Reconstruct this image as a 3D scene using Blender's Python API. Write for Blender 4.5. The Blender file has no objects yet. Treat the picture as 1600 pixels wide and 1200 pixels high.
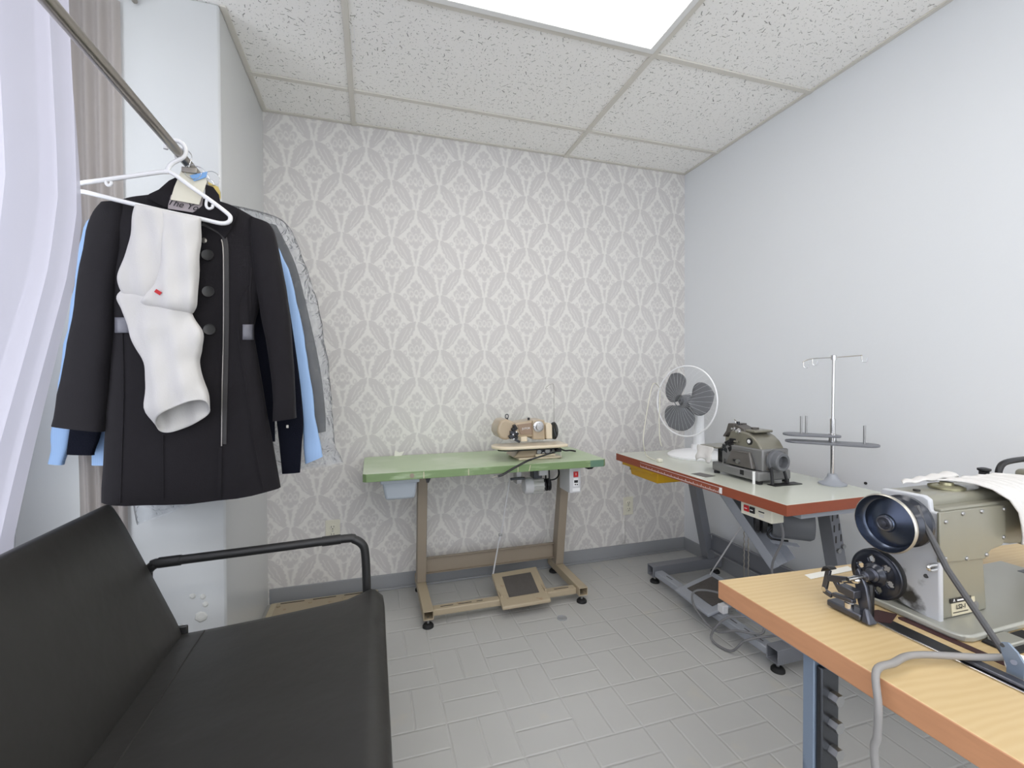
import bpy, bmesh, math, random
from mathutils import Vector, Matrix, Euler
from mathutils.bvhtree import BVHTree
from mathutils import noise as mnoise
random.seed(7)
PI = math.pi
scene = bpy.context.scene
COL = scene.collection

# ------------------------------------------------------------------ camera
FPX, YAW, PITCH, ROLL, CAMH = 708.75, .2981, .0135, -.004, 1.1564
_cy, _sy, _cp, _sp = math.cos(YAW), math.sin(YAW), math.cos(PITCH), math.sin(PITCH)
FW = Vector((_sy*_cp, _cy*_cp, -_sp)); _R = Vector((_cy, -_sy, 0)); _U = _R.cross(FW)
RT = _R*math.cos(ROLL) + _U*math.sin(ROLL); UP = -_R*math.sin(ROLL) + _U*math.cos(ROLL)
CAM = Vector((0, 0, CAMH))
cd = bpy.data.cameras.new('camera'); cam = bpy.data.objects.new('camera', cd); COL.objects.link(cam)
cd.sensor_fit = 'HORIZONTAL'; cd.sensor_width = 36; cd.lens = FPX/1600*36; cd.clip_start = .02
cam.matrix_world = Matrix(((RT.x, UP.x, -FW.x, 0), (RT.y, UP.y, -FW.y, 0), (RT.z, UP.z, -FW.z, CAMH), (0, 0, 0, 1)))
scene.camera = cam
def ray(x, y): return FW + RT*((x-800)/FPX) + UP*((600-y)/FPX)
def at(x, y, ax, val):
    d = ray(x, y); i = 'XYZ'.index(ax); return CAM + d*((val-CAM[i])/d[i])

# ------------------------------------------------------------------ room measures
XR, XP, XW, YB, YP, YF, HC = 2.0, -.519, -1.12, 2.569, 1.89, -2.6, 2.508

# ------------------------------------------------------------------ materials
def lin(c):
    if isinstance(c, str): c = [int(c[i:i+2], 16) for i in (0, 2, 4)]
    return tuple((v/255/12.92 if v/255 <= .04045 else ((v/255+.055)/1.055)**2.4) for v in c)
def mat(name, c, rough=.5, metal=0., var=0., vscale=8., bump=0., bscale=60., c2=None, c2scale=6., c2lo=.5, c2hi=.7, spec=.5, sheen=0., coat=0., stretch=None, detail=4):
    m = bpy.data.materials.new(name); m.use_nodes = True
    nt = m.node_tree; b = nt.nodes['Principled BSDF']; L = nt.links
    c = lin(c); b.inputs['Base Color'].default_value = (*c, 1)
    b.inputs['Roughness'].default_value = rough; b.inputs['Metallic'].default_value = metal
    b.inputs['Specular IOR Level'].default_value = spec
    if sheen: b.inputs['Sheen Weight'].default_value = sheen
    if coat: b.inputs['Coat Weight'].default_value = coat; b.inputs['Coat Roughness'].default_value = .15
    tc = nt.nodes.new('ShaderNodeTexCoord'); src = tc.outputs['Object']
    if stretch:
        mp = nt.nodes.new('ShaderNodeMapping'); mp.inputs['Scale'].default_value = stretch; L.new(src, mp.inputs['Vector']); src = mp.outputs['Vector']
    col = None
    if var:
        n = nt.nodes.new('ShaderNodeTexNoise'); n.inputs['Scale'].default_value = vscale; n.inputs['Detail'].default_value = detail; L.new(src, n.inputs['Vector'])
        mx = nt.nodes.new('ShaderNodeMix'); mx.data_type = 'RGBA'
        mx.inputs[6].default_value = (*[max(0, v*(1-var)) for v in c], 1); mx.inputs[7].default_value = (*[min(1, v*(1+var)) for v in c], 1)
        L.new(n.outputs['Fac'], mx.inputs[0]); col = mx.outputs[2]
    if c2:
        n = nt.nodes.new('ShaderNodeTexNoise'); n.inputs['Scale'].default_value = c2scale; n.inputs['Detail'].default_value = 6; L.new(src, n.inputs['Vector'])
        mr = nt.nodes.new('ShaderNodeMapRange'); mr.inputs['From Min'].default_value = c2lo; mr.inputs['From Max'].default_value = c2hi; L.new(n.outputs['Fac'], mr.inputs['Value'])
        mx = nt.nodes.new('ShaderNodeMix'); mx.data_type = 'RGBA'; L.new(mr.outputs[0], mx.inputs[0])
        if col: L.new(col, mx.inputs[6])
        else: mx.inputs[6].default_value = (*c, 1)
        mx.inputs[7].default_value = (*lin(c2), 1); col = mx.outputs[2]
    if col: L.new(col, b.inputs['Base Color'])
    if bump:
        n = nt.nodes.new('ShaderNodeTexNoise'); n.inputs['Scale'].default_value = bscale; n.inputs['Detail'].default_value = 3; L.new(src, n.inputs['Vector'])
        bp = nt.nodes.new('ShaderNodeBump'); bp.inputs['Strength'].default_value = bump; bp.inputs['Distance'].default_value = .01
        L.new(n.outputs['Fac'], bp.inputs['Height']); L.new(bp.outputs[0], b.inputs['Normal'])
    return m
class E:   # tiny expression compiler for Math nodes
    nt = None
    def __init__(s, v): s.v = v
    def _n(op, *a):
        n = E.nt.nodes.new('ShaderNodeMath'); n.operation = op
        for i, x in enumerate(a):
            x = x.v if isinstance(x, E) else x
            if isinstance(x, (int, float)): n.inputs[i].default_value = x
            else: E.nt.links.new(x, n.inputs[i])
        return E(n.outputs[0])
    def __add__(s, o): return E._n('ADD', s, o)
    __radd__ = __add__
    def __sub__(s, o): return E._n('SUBTRACT', s, o)
    def __rsub__(s, o): return E._n('SUBTRACT', o, s)
    def __mul__(s, o): return E._n('MULTIPLY', s, o)
    __rmul__ = __mul__
    def __truediv__(s, o): return E._n('DIVIDE', s, o)
    def __neg__(s): return s*-1
def eabs(a): return E._n('ABSOLUTE', a)
def emin(a, b): return E._n('MINIMUM', a, b)
def emax(a, b): return E._n('MAXIMUM', a, b)
def ecos(a): return E._n('COSINE', a)
def esin(a): return E._n('SINE', a)
def efl(a): return E._n('FLOOR', a)
def esqrt(a): return E._n('SQRT', a)
def epow(a, b): return E._n('POWER', a, b)
def emod(a, b): return E._n('FLOORED_MODULO', a, b)
def elen(a, b): return esqrt(a*a + b*b)
def estep(a, e):   # 1 where a < 0, soft edge e
    n = E.nt.nodes.new('ShaderNodeMapRange'); n.interpolation_type = 'SMOOTHSTEP'
    E.nt.links.new(a.v, n.inputs['Value']); n.inputs['From Min'].default_value = e; n.inputs['From Max'].default_value = -e
    return E(n.outputs[0])
def newmat(name, rough=.6, spec=.4):
    m = bpy.data.materials.new(name); m.use_nodes = True; nt = m.node_tree; b = nt.nodes['Principled BSDF']
    b.inputs['Roughness'].default_value = rough; b.inputs['Specular IOR Level'].default_value = spec
    E.nt = nt; return m, nt, b
def objxyz(nt):
    tc = nt.nodes.new('ShaderNodeTexCoord'); s = nt.nodes.new('ShaderNodeSeparateXYZ'); nt.links.new(tc.outputs['Object'], s.inputs[0])
    return tc.outputs['Object'], E(s.outputs[0]), E(s.outputs[1]), E(s.outputs[2])
def mixc(nt, fac, a, b):
    mx = nt.nodes.new('ShaderNodeMix'); mx.data_type = 'RGBA'
    if isinstance(fac, E): nt.links.new(fac.v, mx.inputs[0])
    else: mx.inputs[0].default_value = fac
    for i, c in ((6, a), (7, b)):
        if isinstance(c, (str, tuple, list)): mx.inputs[i].default_value = (*lin(c), 1)
        else: nt.links.new(c, mx.inputs[i])
    return mx.outputs[2]
def noisefac(nt, vec, scale, detail=3):
    n = nt.nodes.new('ShaderNodeTexNoise'); n.inputs['Scale'].default_value = scale; n.inputs['Detail'].default_value = detail
    nt.links.new(vec, n.inputs['Vector']); return E(n.outputs['Fac'])

def wallpaper():
    m, nt, b = newmat('damask_wallpaper', .62, .3)
    vec, X, Y, Z = objxyz(nt)
    n1 = noisefac(nt, vec, 34) - .5; n2 = noisefac(nt, vec, 41) - .5
    PX_, PY_ = .259, .3085
    u = (X - .106)/PX_ + n1*.07; v = (Z - 1.469)/PY_ + n2*.07
    def motif(x, y):
        ax = eabs(x)
        t = (.45 - y)/.45
        tp = emin(emax(t, 0.), 1.)
        tq = emin(emax((t + .12)/1.12, .0001), 1.)
        lobe = esin(tp*37.)*esin(tp*PI)*.010
        inner = epow(tp, 1.8)*.35 + .02 - lobe
        outer = esin(epow(tq, .6)*(PI/2))*.41 + .03 + lobe
        leaf = emax(emax(inner - ax, ax - outer), eabs(t - .44) - .56)
        rib = emax(eabs(ax - inner*.8 - outer*.2 - .006) - .0055, eabs(t - .5) - .34)     # light vein along the leaf
        rib2 = emax(eabs(ax - inner*.45 - outer*.55) - .004, eabs(t - .45) - .25)
        leaf = emax(leaf, -emin(rib, rib2))
        def circ(cx, cy, r): return elen(ax - cx, y - cy) - r
        fl = emin(circ(0, .06, .08), circ(.125, .035, .066))
        fl = emin(fl, emin(circ(.085, -.07, .062), circ(0, -.125, .062)))
        fl = emin(fl, circ(.06, .145, .055)); fl = emin(fl, circ(0, .2, .04))
        alm = eabs(elen(ax*1.7, y - .01) - .062) - .009
        fl = emax(fl, -alm)
        alm2 = eabs(elen(ax - .1, (y + .0)*.8) - .04) - .007
        fl = emax(fl, -alm2)
        wed = ax - (y + .46)*.22
        wed = emax(wed, eabs(y + .33) - .12)
        curl = eabs(elen(ax - .235, y + .055) - .030) - .010
        curl2 = eabs(elen(ax - .17, y + .155) - .026) - .010
        d = emin(emin(leaf, fl), emin(wed, emin(curl, curl2)))
        return d
    d = None
    for ou, ov in ((0, 0), (.5, .5)):
        x = emod(u + (.5 + ou), 1.) - .5; y = emod(v + (.5 + ov), 1.) - .5
        q = motif(x, y); d = q if d is None else emin(d, q)
    f = estep(d, .02)
    lightc = mixc(nt, noisefac(nt, vec, 160, 2), (224, 222, 218), (231, 229, 225))
    darkc = mixc(nt, noisefac(nt, vec, 3, 2), (204, 201, 199), (210, 207, 205))
    nt.links.new(mixc(nt, f, lightc, darkc), b.inputs['Base Color'])
    bp = nt.nodes.new('ShaderNodeBump'); bp.inputs['Strength'].default_value = .15; bp.inputs['Distance'].default_value = .002
    nt.links.new(f.v, bp.inputs['Height']); nt.links.new(bp.outputs[0], b.inputs['Normal'])
    return m
def ceiling_mat():
    m, nt, b = newmat('fissured_ceiling_tile', .9, .2)
    vec, X, Y, Z = objxyz(nt)
    d = None
    for sc, w, l, seed in ((26., .040, .28, 0.), (38., .045, .20, 7.3), (60., .06, .12, 3.1)):
        vo = nt.nodes.new('ShaderNodeTexVoronoi'); vo.voronoi_dimensions = '2D'; vo.inputs['Scale'].default_value = sc
        mp = nt.nodes.new('ShaderNodeMapping'); mp.inputs['Location'].default_value = (seed, seed*.7, 0); nt.links.new(vec, mp.inputs['Vector'])
        nt.links.new(mp.outputs[0], vo.inputs['Vector'])
        sp = nt.nodes.new('ShaderNodeSeparateXYZ'); nt.links.new(vo.outputs['Position'], sp.inputs[0])
        sm = nt.nodes.new('ShaderNodeSeparateXYZ'); nt.links.new(mp.outputs[0], sm.inputs[0])
        sr = nt.nodes.new('ShaderNodeSeparateColor'); nt.links.new(vo.outputs['Color'], sr.inputs[0])
        dx = (E(sm.outputs[0]) - E(sp.outputs[0]))*sc; dy = (E(sm.outputs[1]) - E(sp.outputs[1]))*sc
        a = E(sr.outputs[0])*6.283; r = E(sr.outputs[1])
        wob = (noisefac(nt, vec, sc*2.2, 1) - .5)*.25
        along = dx*ecos(a) + dy*esin(a); perp = dy*ecos(a) - dx*esin(a) + wob
        q = emax(eabs(perp) - r*w, eabs(along) - r*l)
        d = q if d is None else emin(d, q)
    f = estep(d, .03)
    base = mixc(nt, noisefac(nt, vec, 120, 3), (247, 245, 241), (251, 250, 247))
    nt.links.new(mixc(nt, f*.9, base, (128, 125, 119)), b.inputs['Base Color'])
    bp = nt.nodes.new('ShaderNodeBump'); bp.inputs['Strength'].default_value = .5; bp.inputs['Distance'].default_value = .004; bp.invert = True
    nt.links.new(f.v, bp.inputs['Height']); nt.links.new(bp.outputs[0], b.inputs['Normal'])
    return m
def floor_mat():
    m, nt, b = newmat('painted_basket_weave_tile', .42, .45)
    vec, X, Y, Z = objxyz(nt)
    S = .2065
    u = (X - .228)/S + 40.; v = (Y - 1.709)/S + 40.
    n = (noisefac(nt, vec, 9, 2) - .5)*.02
    fu = emod(u + n, 1.); fv = emod(v - n, 1.)
    par = emod(efl(u + n) + efl(v - n), 2.)                 # 0: two tiles along Y (joint at fu=.5), 1: along X
    e = emin(emin(fu, 1 - fu), emin(fv, 1 - fv))
    mid = eabs(fu - .5)*(1 - par) + eabs(fv - .5)*par
    d = emin(e, mid)
    j = estep(d - .016, .016)
    base = mixc(nt, noisefac(nt, vec, 2.2, 4), (178, 178, 175), (190, 190, 188))
    worn = mixc(nt, estep(.66 - noisefac(nt, vec, 5, 5), .05)*.35, base, (196, 191, 178))
    jc = mixc(nt, noisefac(nt, vec, 6, 3), (166, 165, 162), (202, 202, 200))
    nt.links.new(mixc(nt, j*.5, worn, jc), b.inputs['Base Color'])
    h = (1 - j)*1. + noisefac(nt, vec, 14, 3)*.35
    bp = nt.nodes.new('ShaderNodeBump'); bp.inputs['Strength'].default_value = .55; bp.inputs['Distance'].default_value = .003
    nt.links.new(h.v, bp.inputs['Height']); nt.links.new(bp.outputs[0], b.inputs['Normal'])
    return m
def plywood_mat():
    m, nt, b = newmat('plywood_top', .38, .45)
    vec, X, Y, Z = objxyz(nt)
    mp = nt.nodes.new('ShaderNodeMapping'); mp.inputs['Scale'].default_value = (5, 20, 20); mp.inputs['Rotation'].default_value = (0, 0, .18); nt.links.new(vec, mp.inputs['Vector'])
    w = nt.nodes.new('ShaderNodeTexWave'); w.wave_type = 'BANDS'; w.bands_direction = 'Y'; w.inputs['Scale'].default_value = 1.1; w.inputs['Distortion'].default_value = 9.; w.inputs['Detail'].default_value = 3; w.inputs['Detail Scale'].default_value = .7
    nt.links.new(mp.outputs[0], w.inputs['Vector'])
    c = mixc(nt, E(w.outputs['Fac'])*.55, (206, 182, 138), (193, 164, 116))
    c = mixc(nt, noisefac(nt, mp.outputs[0], 1.2, 3)*.5, c, (212, 186, 140))
    nt.links.new(c, b.inputs['Base Color']); return m
def striped_mat(name, c1, c2, axis=0, freq=300, rough=.8):
    m, nt, b = newmat(name, rough, .2); vec, X, Y, Z = objxyz(nt)
    s = esin((X, Y, Z)[axis]*freq)*.5 + .5
    nt.links.new(mixc(nt, s, c1, c2), b.inputs['Base Color']); return m
def emis(name, c, s):
    m = bpy.data.materials.new(name); m.use_nodes = True; b = m.node_tree.nodes['Principled BSDF']
    b.inputs['Base Color'].default_value = (.8, .8, .8, 1); b.inputs['Emission Color'].default_value = (*lin(c), 1); b.inputs['Emission Strength'].default_value = s; return m
def mixed(name, parts):   # [(kind, colour, weight/rough)] -> sheer cloth: transparent + translucent + diffuse
    m = bpy.data.materials.new(name); m.use_nodes = True; nt = m.node_tree; nt.nodes.clear()
    out = nt.nodes.new('ShaderNodeOutputMaterial'); cur = None; acc = 0
    for kind, c, w in parts:
        n = nt.nodes.new({'T': 'ShaderNodeBsdfTransparent', 'L': 'ShaderNodeBsdfTranslucent', 'D': 'ShaderNodeBsdfDiffuse', 'G': 'ShaderNodeBsdfGlossy'}[kind])
        n.inputs['Color'].default_value = (*lin(c), 1)
        if kind == 'G': n.inputs['Roughness'].default_value = .12
        acc += w
        if cur is None: cur = n.outputs[0]
        else:
            mx = nt.nodes.new('ShaderNodeMixShader'); mx.inputs[0].default_value = w/acc
            nt.links.new(cur, mx.inputs[1]); nt.links.new(n.outputs[0], mx.inputs[2]); cur = mx.outputs[0]
    nt.links.new(cur, out.inputs[0]); return m
def plastic_film():
    m = bpy.data.materials.new('clear_plastic_film'); m.use_nodes = True; nt = m.node_tree; nt.nodes.clear()
    out = nt.nodes.new('ShaderNodeOutputMaterial'); t = nt.nodes.new('ShaderNodeBsdfTransparent'); t.inputs[0].default_value = (.94, .95, .96, 1)
    g = nt.nodes.new('ShaderNodeBsdfGlossy'); g.inputs['Roughness'].default_value = .12
    fr = nt.nodes.new('ShaderNodeFresnel'); fr.inputs[0].default_value = 1.45
    tc = nt.nodes.new('ShaderNodeTexCoord'); n = nt.nodes.new('ShaderNodeTexNoise'); n.inputs['Scale'].default_value = 26; n.inputs['Detail'].default_value = 4; n.inputs['Distortion'].default_value = 1.2
    nt.links.new(tc.outputs['Object'], n.inputs['Vector'])
    bp = nt.nodes.new('ShaderNodeBump'); bp.inputs['Strength'].default_value = .9; bp.inputs['Distance'].default_value = .02; nt.links.new(n.outputs['Fac'], bp.inputs['Height'])
    nt.links.new(bp.outputs[0], g.inputs['Normal']); nt.links.new(bp.outputs[0], fr.inputs['Normal'])
    mx = nt.nodes.new('ShaderNodeMixShader'); nt.links.new(fr.outputs[0], mx.inputs[0]); nt.links.new(t.outputs[0], mx.inputs[1]); nt.links.new(g.outputs[0], mx.inputs[2])
    df = nt.nodes.new('ShaderNodeBsdfDiffuse'); df.inputs[0].default_value = (.85, .87, .9, 1); m2 = nt.nodes.new('ShaderNodeMixShader'); m2.inputs[0].default_value = .11
    nt.links.new(mx.outputs[0], m2.inputs[1]); nt.links.new(df.outputs[0], m2.inputs[2]); nt.links.new(m2.outputs[0], out.inputs[0]); return m

M = dict(
 wall=mat('white_wall_paint', (226, 229, 232), .55, var=.015, vscale=2.5, bump=.05, bscale=30),
 pier=mat('white_gloss_paint', (206, 208, 208), .25, var=.02, vscale=3, bump=.04, bscale=8),
 paper=wallpaper(), ceil=ceiling_mat(), floor=floor_mat(), ply=plywood_mat(),
 tee=mat('ceiling_tee_paint', (216, 212, 203), .5), base=mat('grey_baseboard_vinyl', (150, 152, 155), .45, var=.04, vscale=5),
 troffer=mat('troffer_frame', (232, 232, 230), .4), diff=emis('lamp_diffuser', (255, 250, 244), 4.2),
 sheer=mixed('sheer_lilac_curtain', [('T', (255, 255, 255), .16), ('L', (196, 194, 205), .46), ('D', (214, 212, 220), .38)]),
 drape=mixed('shade_tinted_drape', [('T', (255, 255, 255), .12), ('L', (196, 188, 184), .33), ('D', (202, 195, 190), .55)]),  # gathered sheer with the recess shade put into its brownish colour
 film=plastic_film(),
 glass=mixed('window_glass', [('T', (250, 252, 255), .95), ('G', (255, 255, 255), .05)]),
 winframe=mat('white_window_frame', (228, 228, 226), .4),
 vinyl=mat('black_vinyl', (50, 49, 47), .42, var=.12, vscale=4, bump=.25, bscale=9, spec=.45),
 vinyl2=mat('worn_black_vinyl', (58, 57, 54), .5, var=.08, vscale=6, bump=.1, bscale=180),
 blackmetal=mat('black_powder_coat', (38, 38, 38), .42), chrome=mat('chrome', (215, 215, 215), .18, 1.),
 steel=mat('brushed_steel', (165, 160, 152), .32, 1., var=.06, vscale=30), darksteel=mat('dark_steel', (78, 80, 84), .35, .9, var=.1, vscale=20),
 blk=mat('black_plastic', (26, 26, 28), .4), rubber=mat('black_rubber', (24, 24, 25), .7),
 coat=mat('black_wool', (31, 29, 32), .85, var=.1, vscale=60, bump=.08, bscale=300, spec=.2, sheen=.03),
 cuffk=mat('navy_knit', (20, 22, 32), .95, bump=.3, bscale=250, spec=.1), leather=mat('grey_leather_trim', (112, 112, 120), .4, var=.05, vscale=40),
 zip=mat('zipper_tape', (48, 46, 45), .5), zipm=mat('zipper_teeth', (160, 156, 148), .35, .9),
 button=mat('dark_horn_button', (52, 52, 52), .35), lining=mat('mauve_lining', (176, 166, 168), .7, var=.06, vscale=30),
 ink=mat('black_ink', (30, 28, 30), .6), cream=mat('cream_paper', (222, 218, 200), .7, var=.02, vscale=20),
 white=mat('white_plastic', (238, 238, 238), .35), knit=mat('white_jersey', (212, 210, 207), .9, bump=.12, bscale=260, spec=.15, sheen=.1),
 blue=striped_mat('blue_striped_cotton', (146, 178, 222), (166, 195, 232), 0, 2400), blueside=mat('pale_blue_cotton', (168, 196, 230), .85, bump=.1, bscale=40),
 jacket=mat('charcoal_jacket', (74, 74, 74), .8, var=.15, vscale=12), yellowtag=mat('yellow_tag', (222, 200, 120), .6), bluetag=mat('blue_tag', (120, 165, 215), .6),
 ivory=mat('ivory_plastic', (224, 221, 204), .4), slotd=mat('dark_slot', (40, 38, 36), .6),
 beige=mat('beige_floor_metal', (190, 180, 155), .5, var=.08, vscale=12),
 green=mat('green_table_laminate', (176, 194, 160), .35, var=.04, vscale=5, c2=(196, 208, 184), c2scale=3, c2lo=.5, c2hi=.65),
 greenedge=mat('green_table_edge', (120, 144, 98), .4, var=.06, vscale=10, c2=(168, 186, 150), c2scale=5, c2lo=.55, c2hi=.7, stretch=(1, 6, 6)),
 tan=mat('tan_metal_frame', (150, 138, 122), .45, var=.06, vscale=7), tan2=mat('pale_tan_metal', (172, 158, 134), .45, var=.06, vscale=9, c2=(150, 120, 90), c2scale=22, c2lo=.66, c2hi=.74),
 tealtape=mat('teal_edge_tape', (96, 128, 108), .45), bin=mat('grey_plastic_bin', (172, 180, 188), .4), mach=mat('beige_machine_enamel', (180, 163, 138), .3, coat=.3), machd=mat('brown_machine_panel', (150, 128, 108), .35, coat=.3),
 machl=mat('cream_machine_enamel', (222, 208, 182), .3, coat=.3), dial=mat('silver_dial', (205, 205, 205), .25, .8),
 motor=mat('motor_aluminium', (196, 196, 192), .4, .3), boxw=mat('control_box_grey', (206, 206, 208), .45), red=mat('red_rocker', (190, 30, 35), .35),
 t2top=mat('pale_grey_laminate', (205, 208, 196), .14, var=.02, vscale=6), t2edge=mat('red_brown_edge_band', (150, 78, 54), .4, var=.1, vscale=14, stretch=(6, 1, 6)),
 gframe=mat('grey_table_frame', (118, 120, 126), .4, var=.05, vscale=6), gframe2=mat('light_grey_frame', (160, 164, 172), .4, var=.04, vscale=6),
 ovl=mat('olive_grey_enamel', (130, 127, 114), .3, .25, coat=.4), ovl2=mat('silver_grey_enamel', (134, 134, 134), .34, .35), ovld2=mat('looper_cover_enamel', (98, 95, 92), .35, .3, coat=.3), matd=mat('worn_pedal_mat', (84, 80, 77), .8, var=.15, vscale=30, bump=.3, bscale=120), dcable=mat('dark_grey_cable', (112, 112, 114), .5),
 ovld=mat('dark_grey_enamel', (92, 88, 84), .4, .2),
 yellow=mat('yellow_plastic', (222, 172, 30), .4), fanw=mat('white_fan_plastic', (240, 241, 243), .35), blade=mat('grey_fan_blade', (108, 110, 114), .4),
 gmotor=mat('grey_motor_enamel', (104, 106, 110), .45), cable=mat('grey_cable', (140, 138, 136), .5), tape=mat('white_tape', (238, 236, 228), .6),
 m3=mat('grey_green_enamel', (136, 134, 120), .32, .1, var=.04, vscale=5, coat=.3), m3w=mat('worn_grey_enamel', (196, 198, 202), .4, var=.03, vscale=10, c2=(62, 60, 56), c2scale=14, c2lo=.58, c2hi=.68, detail=6),
 bed=mat('worn_bed_metal', (172, 172, 163), .3, .3, var=.06, vscale=10), wheelb=mat('black_glossy_wheel', (40, 44, 54), .28, .5, coat=.5), wheelf=mat('wheel_face_reflection_tint', (84, 92, 108), .26, .85), wheelr=mat('worn_rim_metal', (190, 186, 176), .35, .8),  # wheel face base carries the reflected window light as a lighter blue
 dkm=mat('dark_blued_metal', (92, 94, 102), .32, .75, var=.15, vscale=25), belt=mat('grey_belt', (84, 84, 86), .7), slotb=mat('maroon_slot', (62, 34, 34), .6),
 blueleg=mat('blue_grey_leg', (128, 142, 160), .4, .2, var=.1, vscale=14, c2=(70, 78, 90), c2scale=9, c2lo=.55, c2hi=.65), plyedge=mat('orange_wood_edge', (198, 144, 106), .45, var=.1, vscale=10, stretch=(1, 2, 12)),
 peel=mat('paint_chip', (205, 205, 200), .5), label=mat('label_cream', (206, 198, 172), .5), bolt=mat('zinc_bolt', (170, 170, 170), .35, .9), brass=mat('dull_brass', (150, 146, 118), .35, .8),
)

# ------------------------------------------------------------------ mesh builder
class MB:
    def __init__(s): s.bm = bmesh.new()
    def _v(s, pts): return [s.bm.verts.new(p) for p in pts]
    def box(s, x0, x1, y0, y1, z0, z1, R=None, c=None):
        p = [Vector((x, y, z)) for z in (z0, z1) for y in (y0, y1) for x in (x0, x1)]
        if R is not None:
            c = Vector(c) if c else Vector(((x0+x1)/2, (y0+y1)/2, (z0+z1)/2)); p = [c + R @ (q-c) for q in p]
        v = s._v(p)
        for f in ((0, 2, 3, 1), (4, 5, 7, 6), (0, 1, 5, 4), (2, 6, 7, 3), (0, 4, 6, 2), (1, 3, 7, 5)): s.bm.faces.new([v[i] for i in f])
        return s
    def hexa(s, b, t):   # bottom 4, top 4 (same winding)
        v = s._v(list(b)+list(t)); n = len(b)
        s.bm.faces.new(v[:n][::-1]); s.bm.faces.new(v[n:])
        for i in range(n): s.bm.faces.new([v[i], v[(i+1) % n], v[n+(i+1) % n], v[n+i]])
        return s
    def rings(s, rs, closed=True, cap0=True, cap1=True):
        vs = [s._v(r) for r in rs]; n = len(rs[0])
        for a, b in zip(vs, vs[1:]):
            for i in range(n if closed else n-1): s.bm.faces.new([a[i], a[(i+1) % n], b[(i+1) % n], b[i]])
        if closed and cap0: s.bm.faces.new(vs[0][::-1])
        if closed and cap1: s.bm.faces.new(vs[-1])
        return s
    def cyl(s, p0, p1, r0, r1=None, n=20, cap=True):
        p0, p1 = Vector(p0), Vector(p1); r1 = r0 if r1 is None else r1
        q = (p1-p0).to_track_quat('Z', 'Y')
        ring = lambda c, r: [c + q @ Vector((r*math.cos(2*PI*i/n), r*math.sin(2*PI*i/n), 0)) for i in range(n)]
        return s.rings([ring(p0, r0), ring(p1, r1)], True, cap, cap)
    def lathe(s, c, axis, prof, n=28, close=True):   # prof: (r, h) along axis
        c = Vector(c); q = Vector(axis).to_track_quat('Z', 'Y')
        return s.rings([[c + q @ Vector((max(r, 1e-4)*math.cos(2*PI*i/n), max(r, 1e-4)*math.sin(2*PI*i/n), h)) for i in range(n)] for r, h in prof], True, close, close)
    def tube(s, pts, r, n=8, sub=0, closed=False, rr=None):
        pts = [Vector(p) for p in pts]
        if sub: pts = smooth(pts, sub, closed)
        rs = []; prev = None; N = len(pts)
        for i, p in enumerate(pts):
            d = (pts[(i+1) % N]-pts[i-1]) if closed else (pts[min(i+1, N-1)]-pts[max(i-1, 0)])
            d.normalize()
            if prev is None:
                a = Vector((0, 0, 1)) if abs(d.z) < .9 else Vector((1, 0, 0)); u = d.cross(a).normalized()
            else: u = (prev - d*prev.dot(d)).normalized()
            prev = u; w = d.cross(u); k = rr[i] if rr else r
            rs.append([p + u*(k*math.cos(2*PI*j/n)) + w*(k*math.sin(2*PI*j/n)) for j in range(n)])
        if closed:
            rs.append(rs[0]); vs = [s._v(x) for x in rs[:-1]]; vs.append(vs[0])
            for a, b in zip(vs, vs[1:]):
                for j in range(n): s.bm.faces.new([a[j], a[(j+1) % n], b[(j+1) % n], b[j]])
            return s
        return s.rings(rs)
    def prism(s, poly, d):   # poly: list of 3-D points, d: extrusion vector
        d = Vector(d); return s.hexa([Vector(p) for p in poly], [Vector(p)+d for p in poly])
    def grid(s, fn, nu, nv):
        vs = [[s.bm.verts.new(fn(i/nu, j/nv)) for j in range(nv+1)] for i in range(nu+1)]
        for i in range(nu):
            for j in range(nv): s.bm.faces.new([vs[i][j], vs[i+1][j], vs[i+1][j+1], vs[i][j+1]])
        return s
    def ball(s, c, r, sc=(1, 1, 1), n=12):
        c = Vector(c)
        return s.rings([[c + Vector((sc[0]*r*math.sin(PI*k/n)*math.cos(2*PI*i/(2*n)), sc[1]*r*math.sin(PI*k/n)*math.sin(2*PI*i/(2*n)), -sc[2]*r*math.cos(PI*k/n))) for i in range(2*n)] for k in [.15]+list(range(1, n))+[n-.15]])
    def build(s, name, m, parent=None, bev=0., seg=2, angle=40, solid=0., sub=0):
        bm = s.bm; bmesh.ops.recalc_face_normals(bm, faces=bm.faces)
        if parent is not None:
            inv = WM(parent).inverted(); bmesh.ops.transform(bm, matrix=inv, verts=bm.verts)
        me = bpy.data.meshes.new(name); bm.to_mesh(me); bm.free()
        for p in me.polygons: p.use_smooth = True
        me.set_sharp_from_angle(angle=math.radians(angle))
        me.materials.append(M[m] if isinstance(m, str) else m)
        o = bpy.data.objects.new(name, me); COL.objects.link(o)
        if parent is not None: o.parent = parent
        if solid:
            k = o.modifiers.new('solid', 'SOLIDIFY'); k.thickness = solid; k.offset = 0
        if sub:
            k = o.modifiers.new('sub', 'SUBSURF'); k.levels = sub; k.render_levels = sub
        if bev:
            k = o.modifiers.new('bevel', 'BEVEL'); k.width = bev; k.segments = seg; k.limit_method = 'ANGLE'; k.angle_limit = math.radians(35)
        return o
def WM(o):
    m = o.matrix_basis.copy()
    while o.parent: o = o.parent; m = o.matrix_basis @ m
    return m
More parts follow.
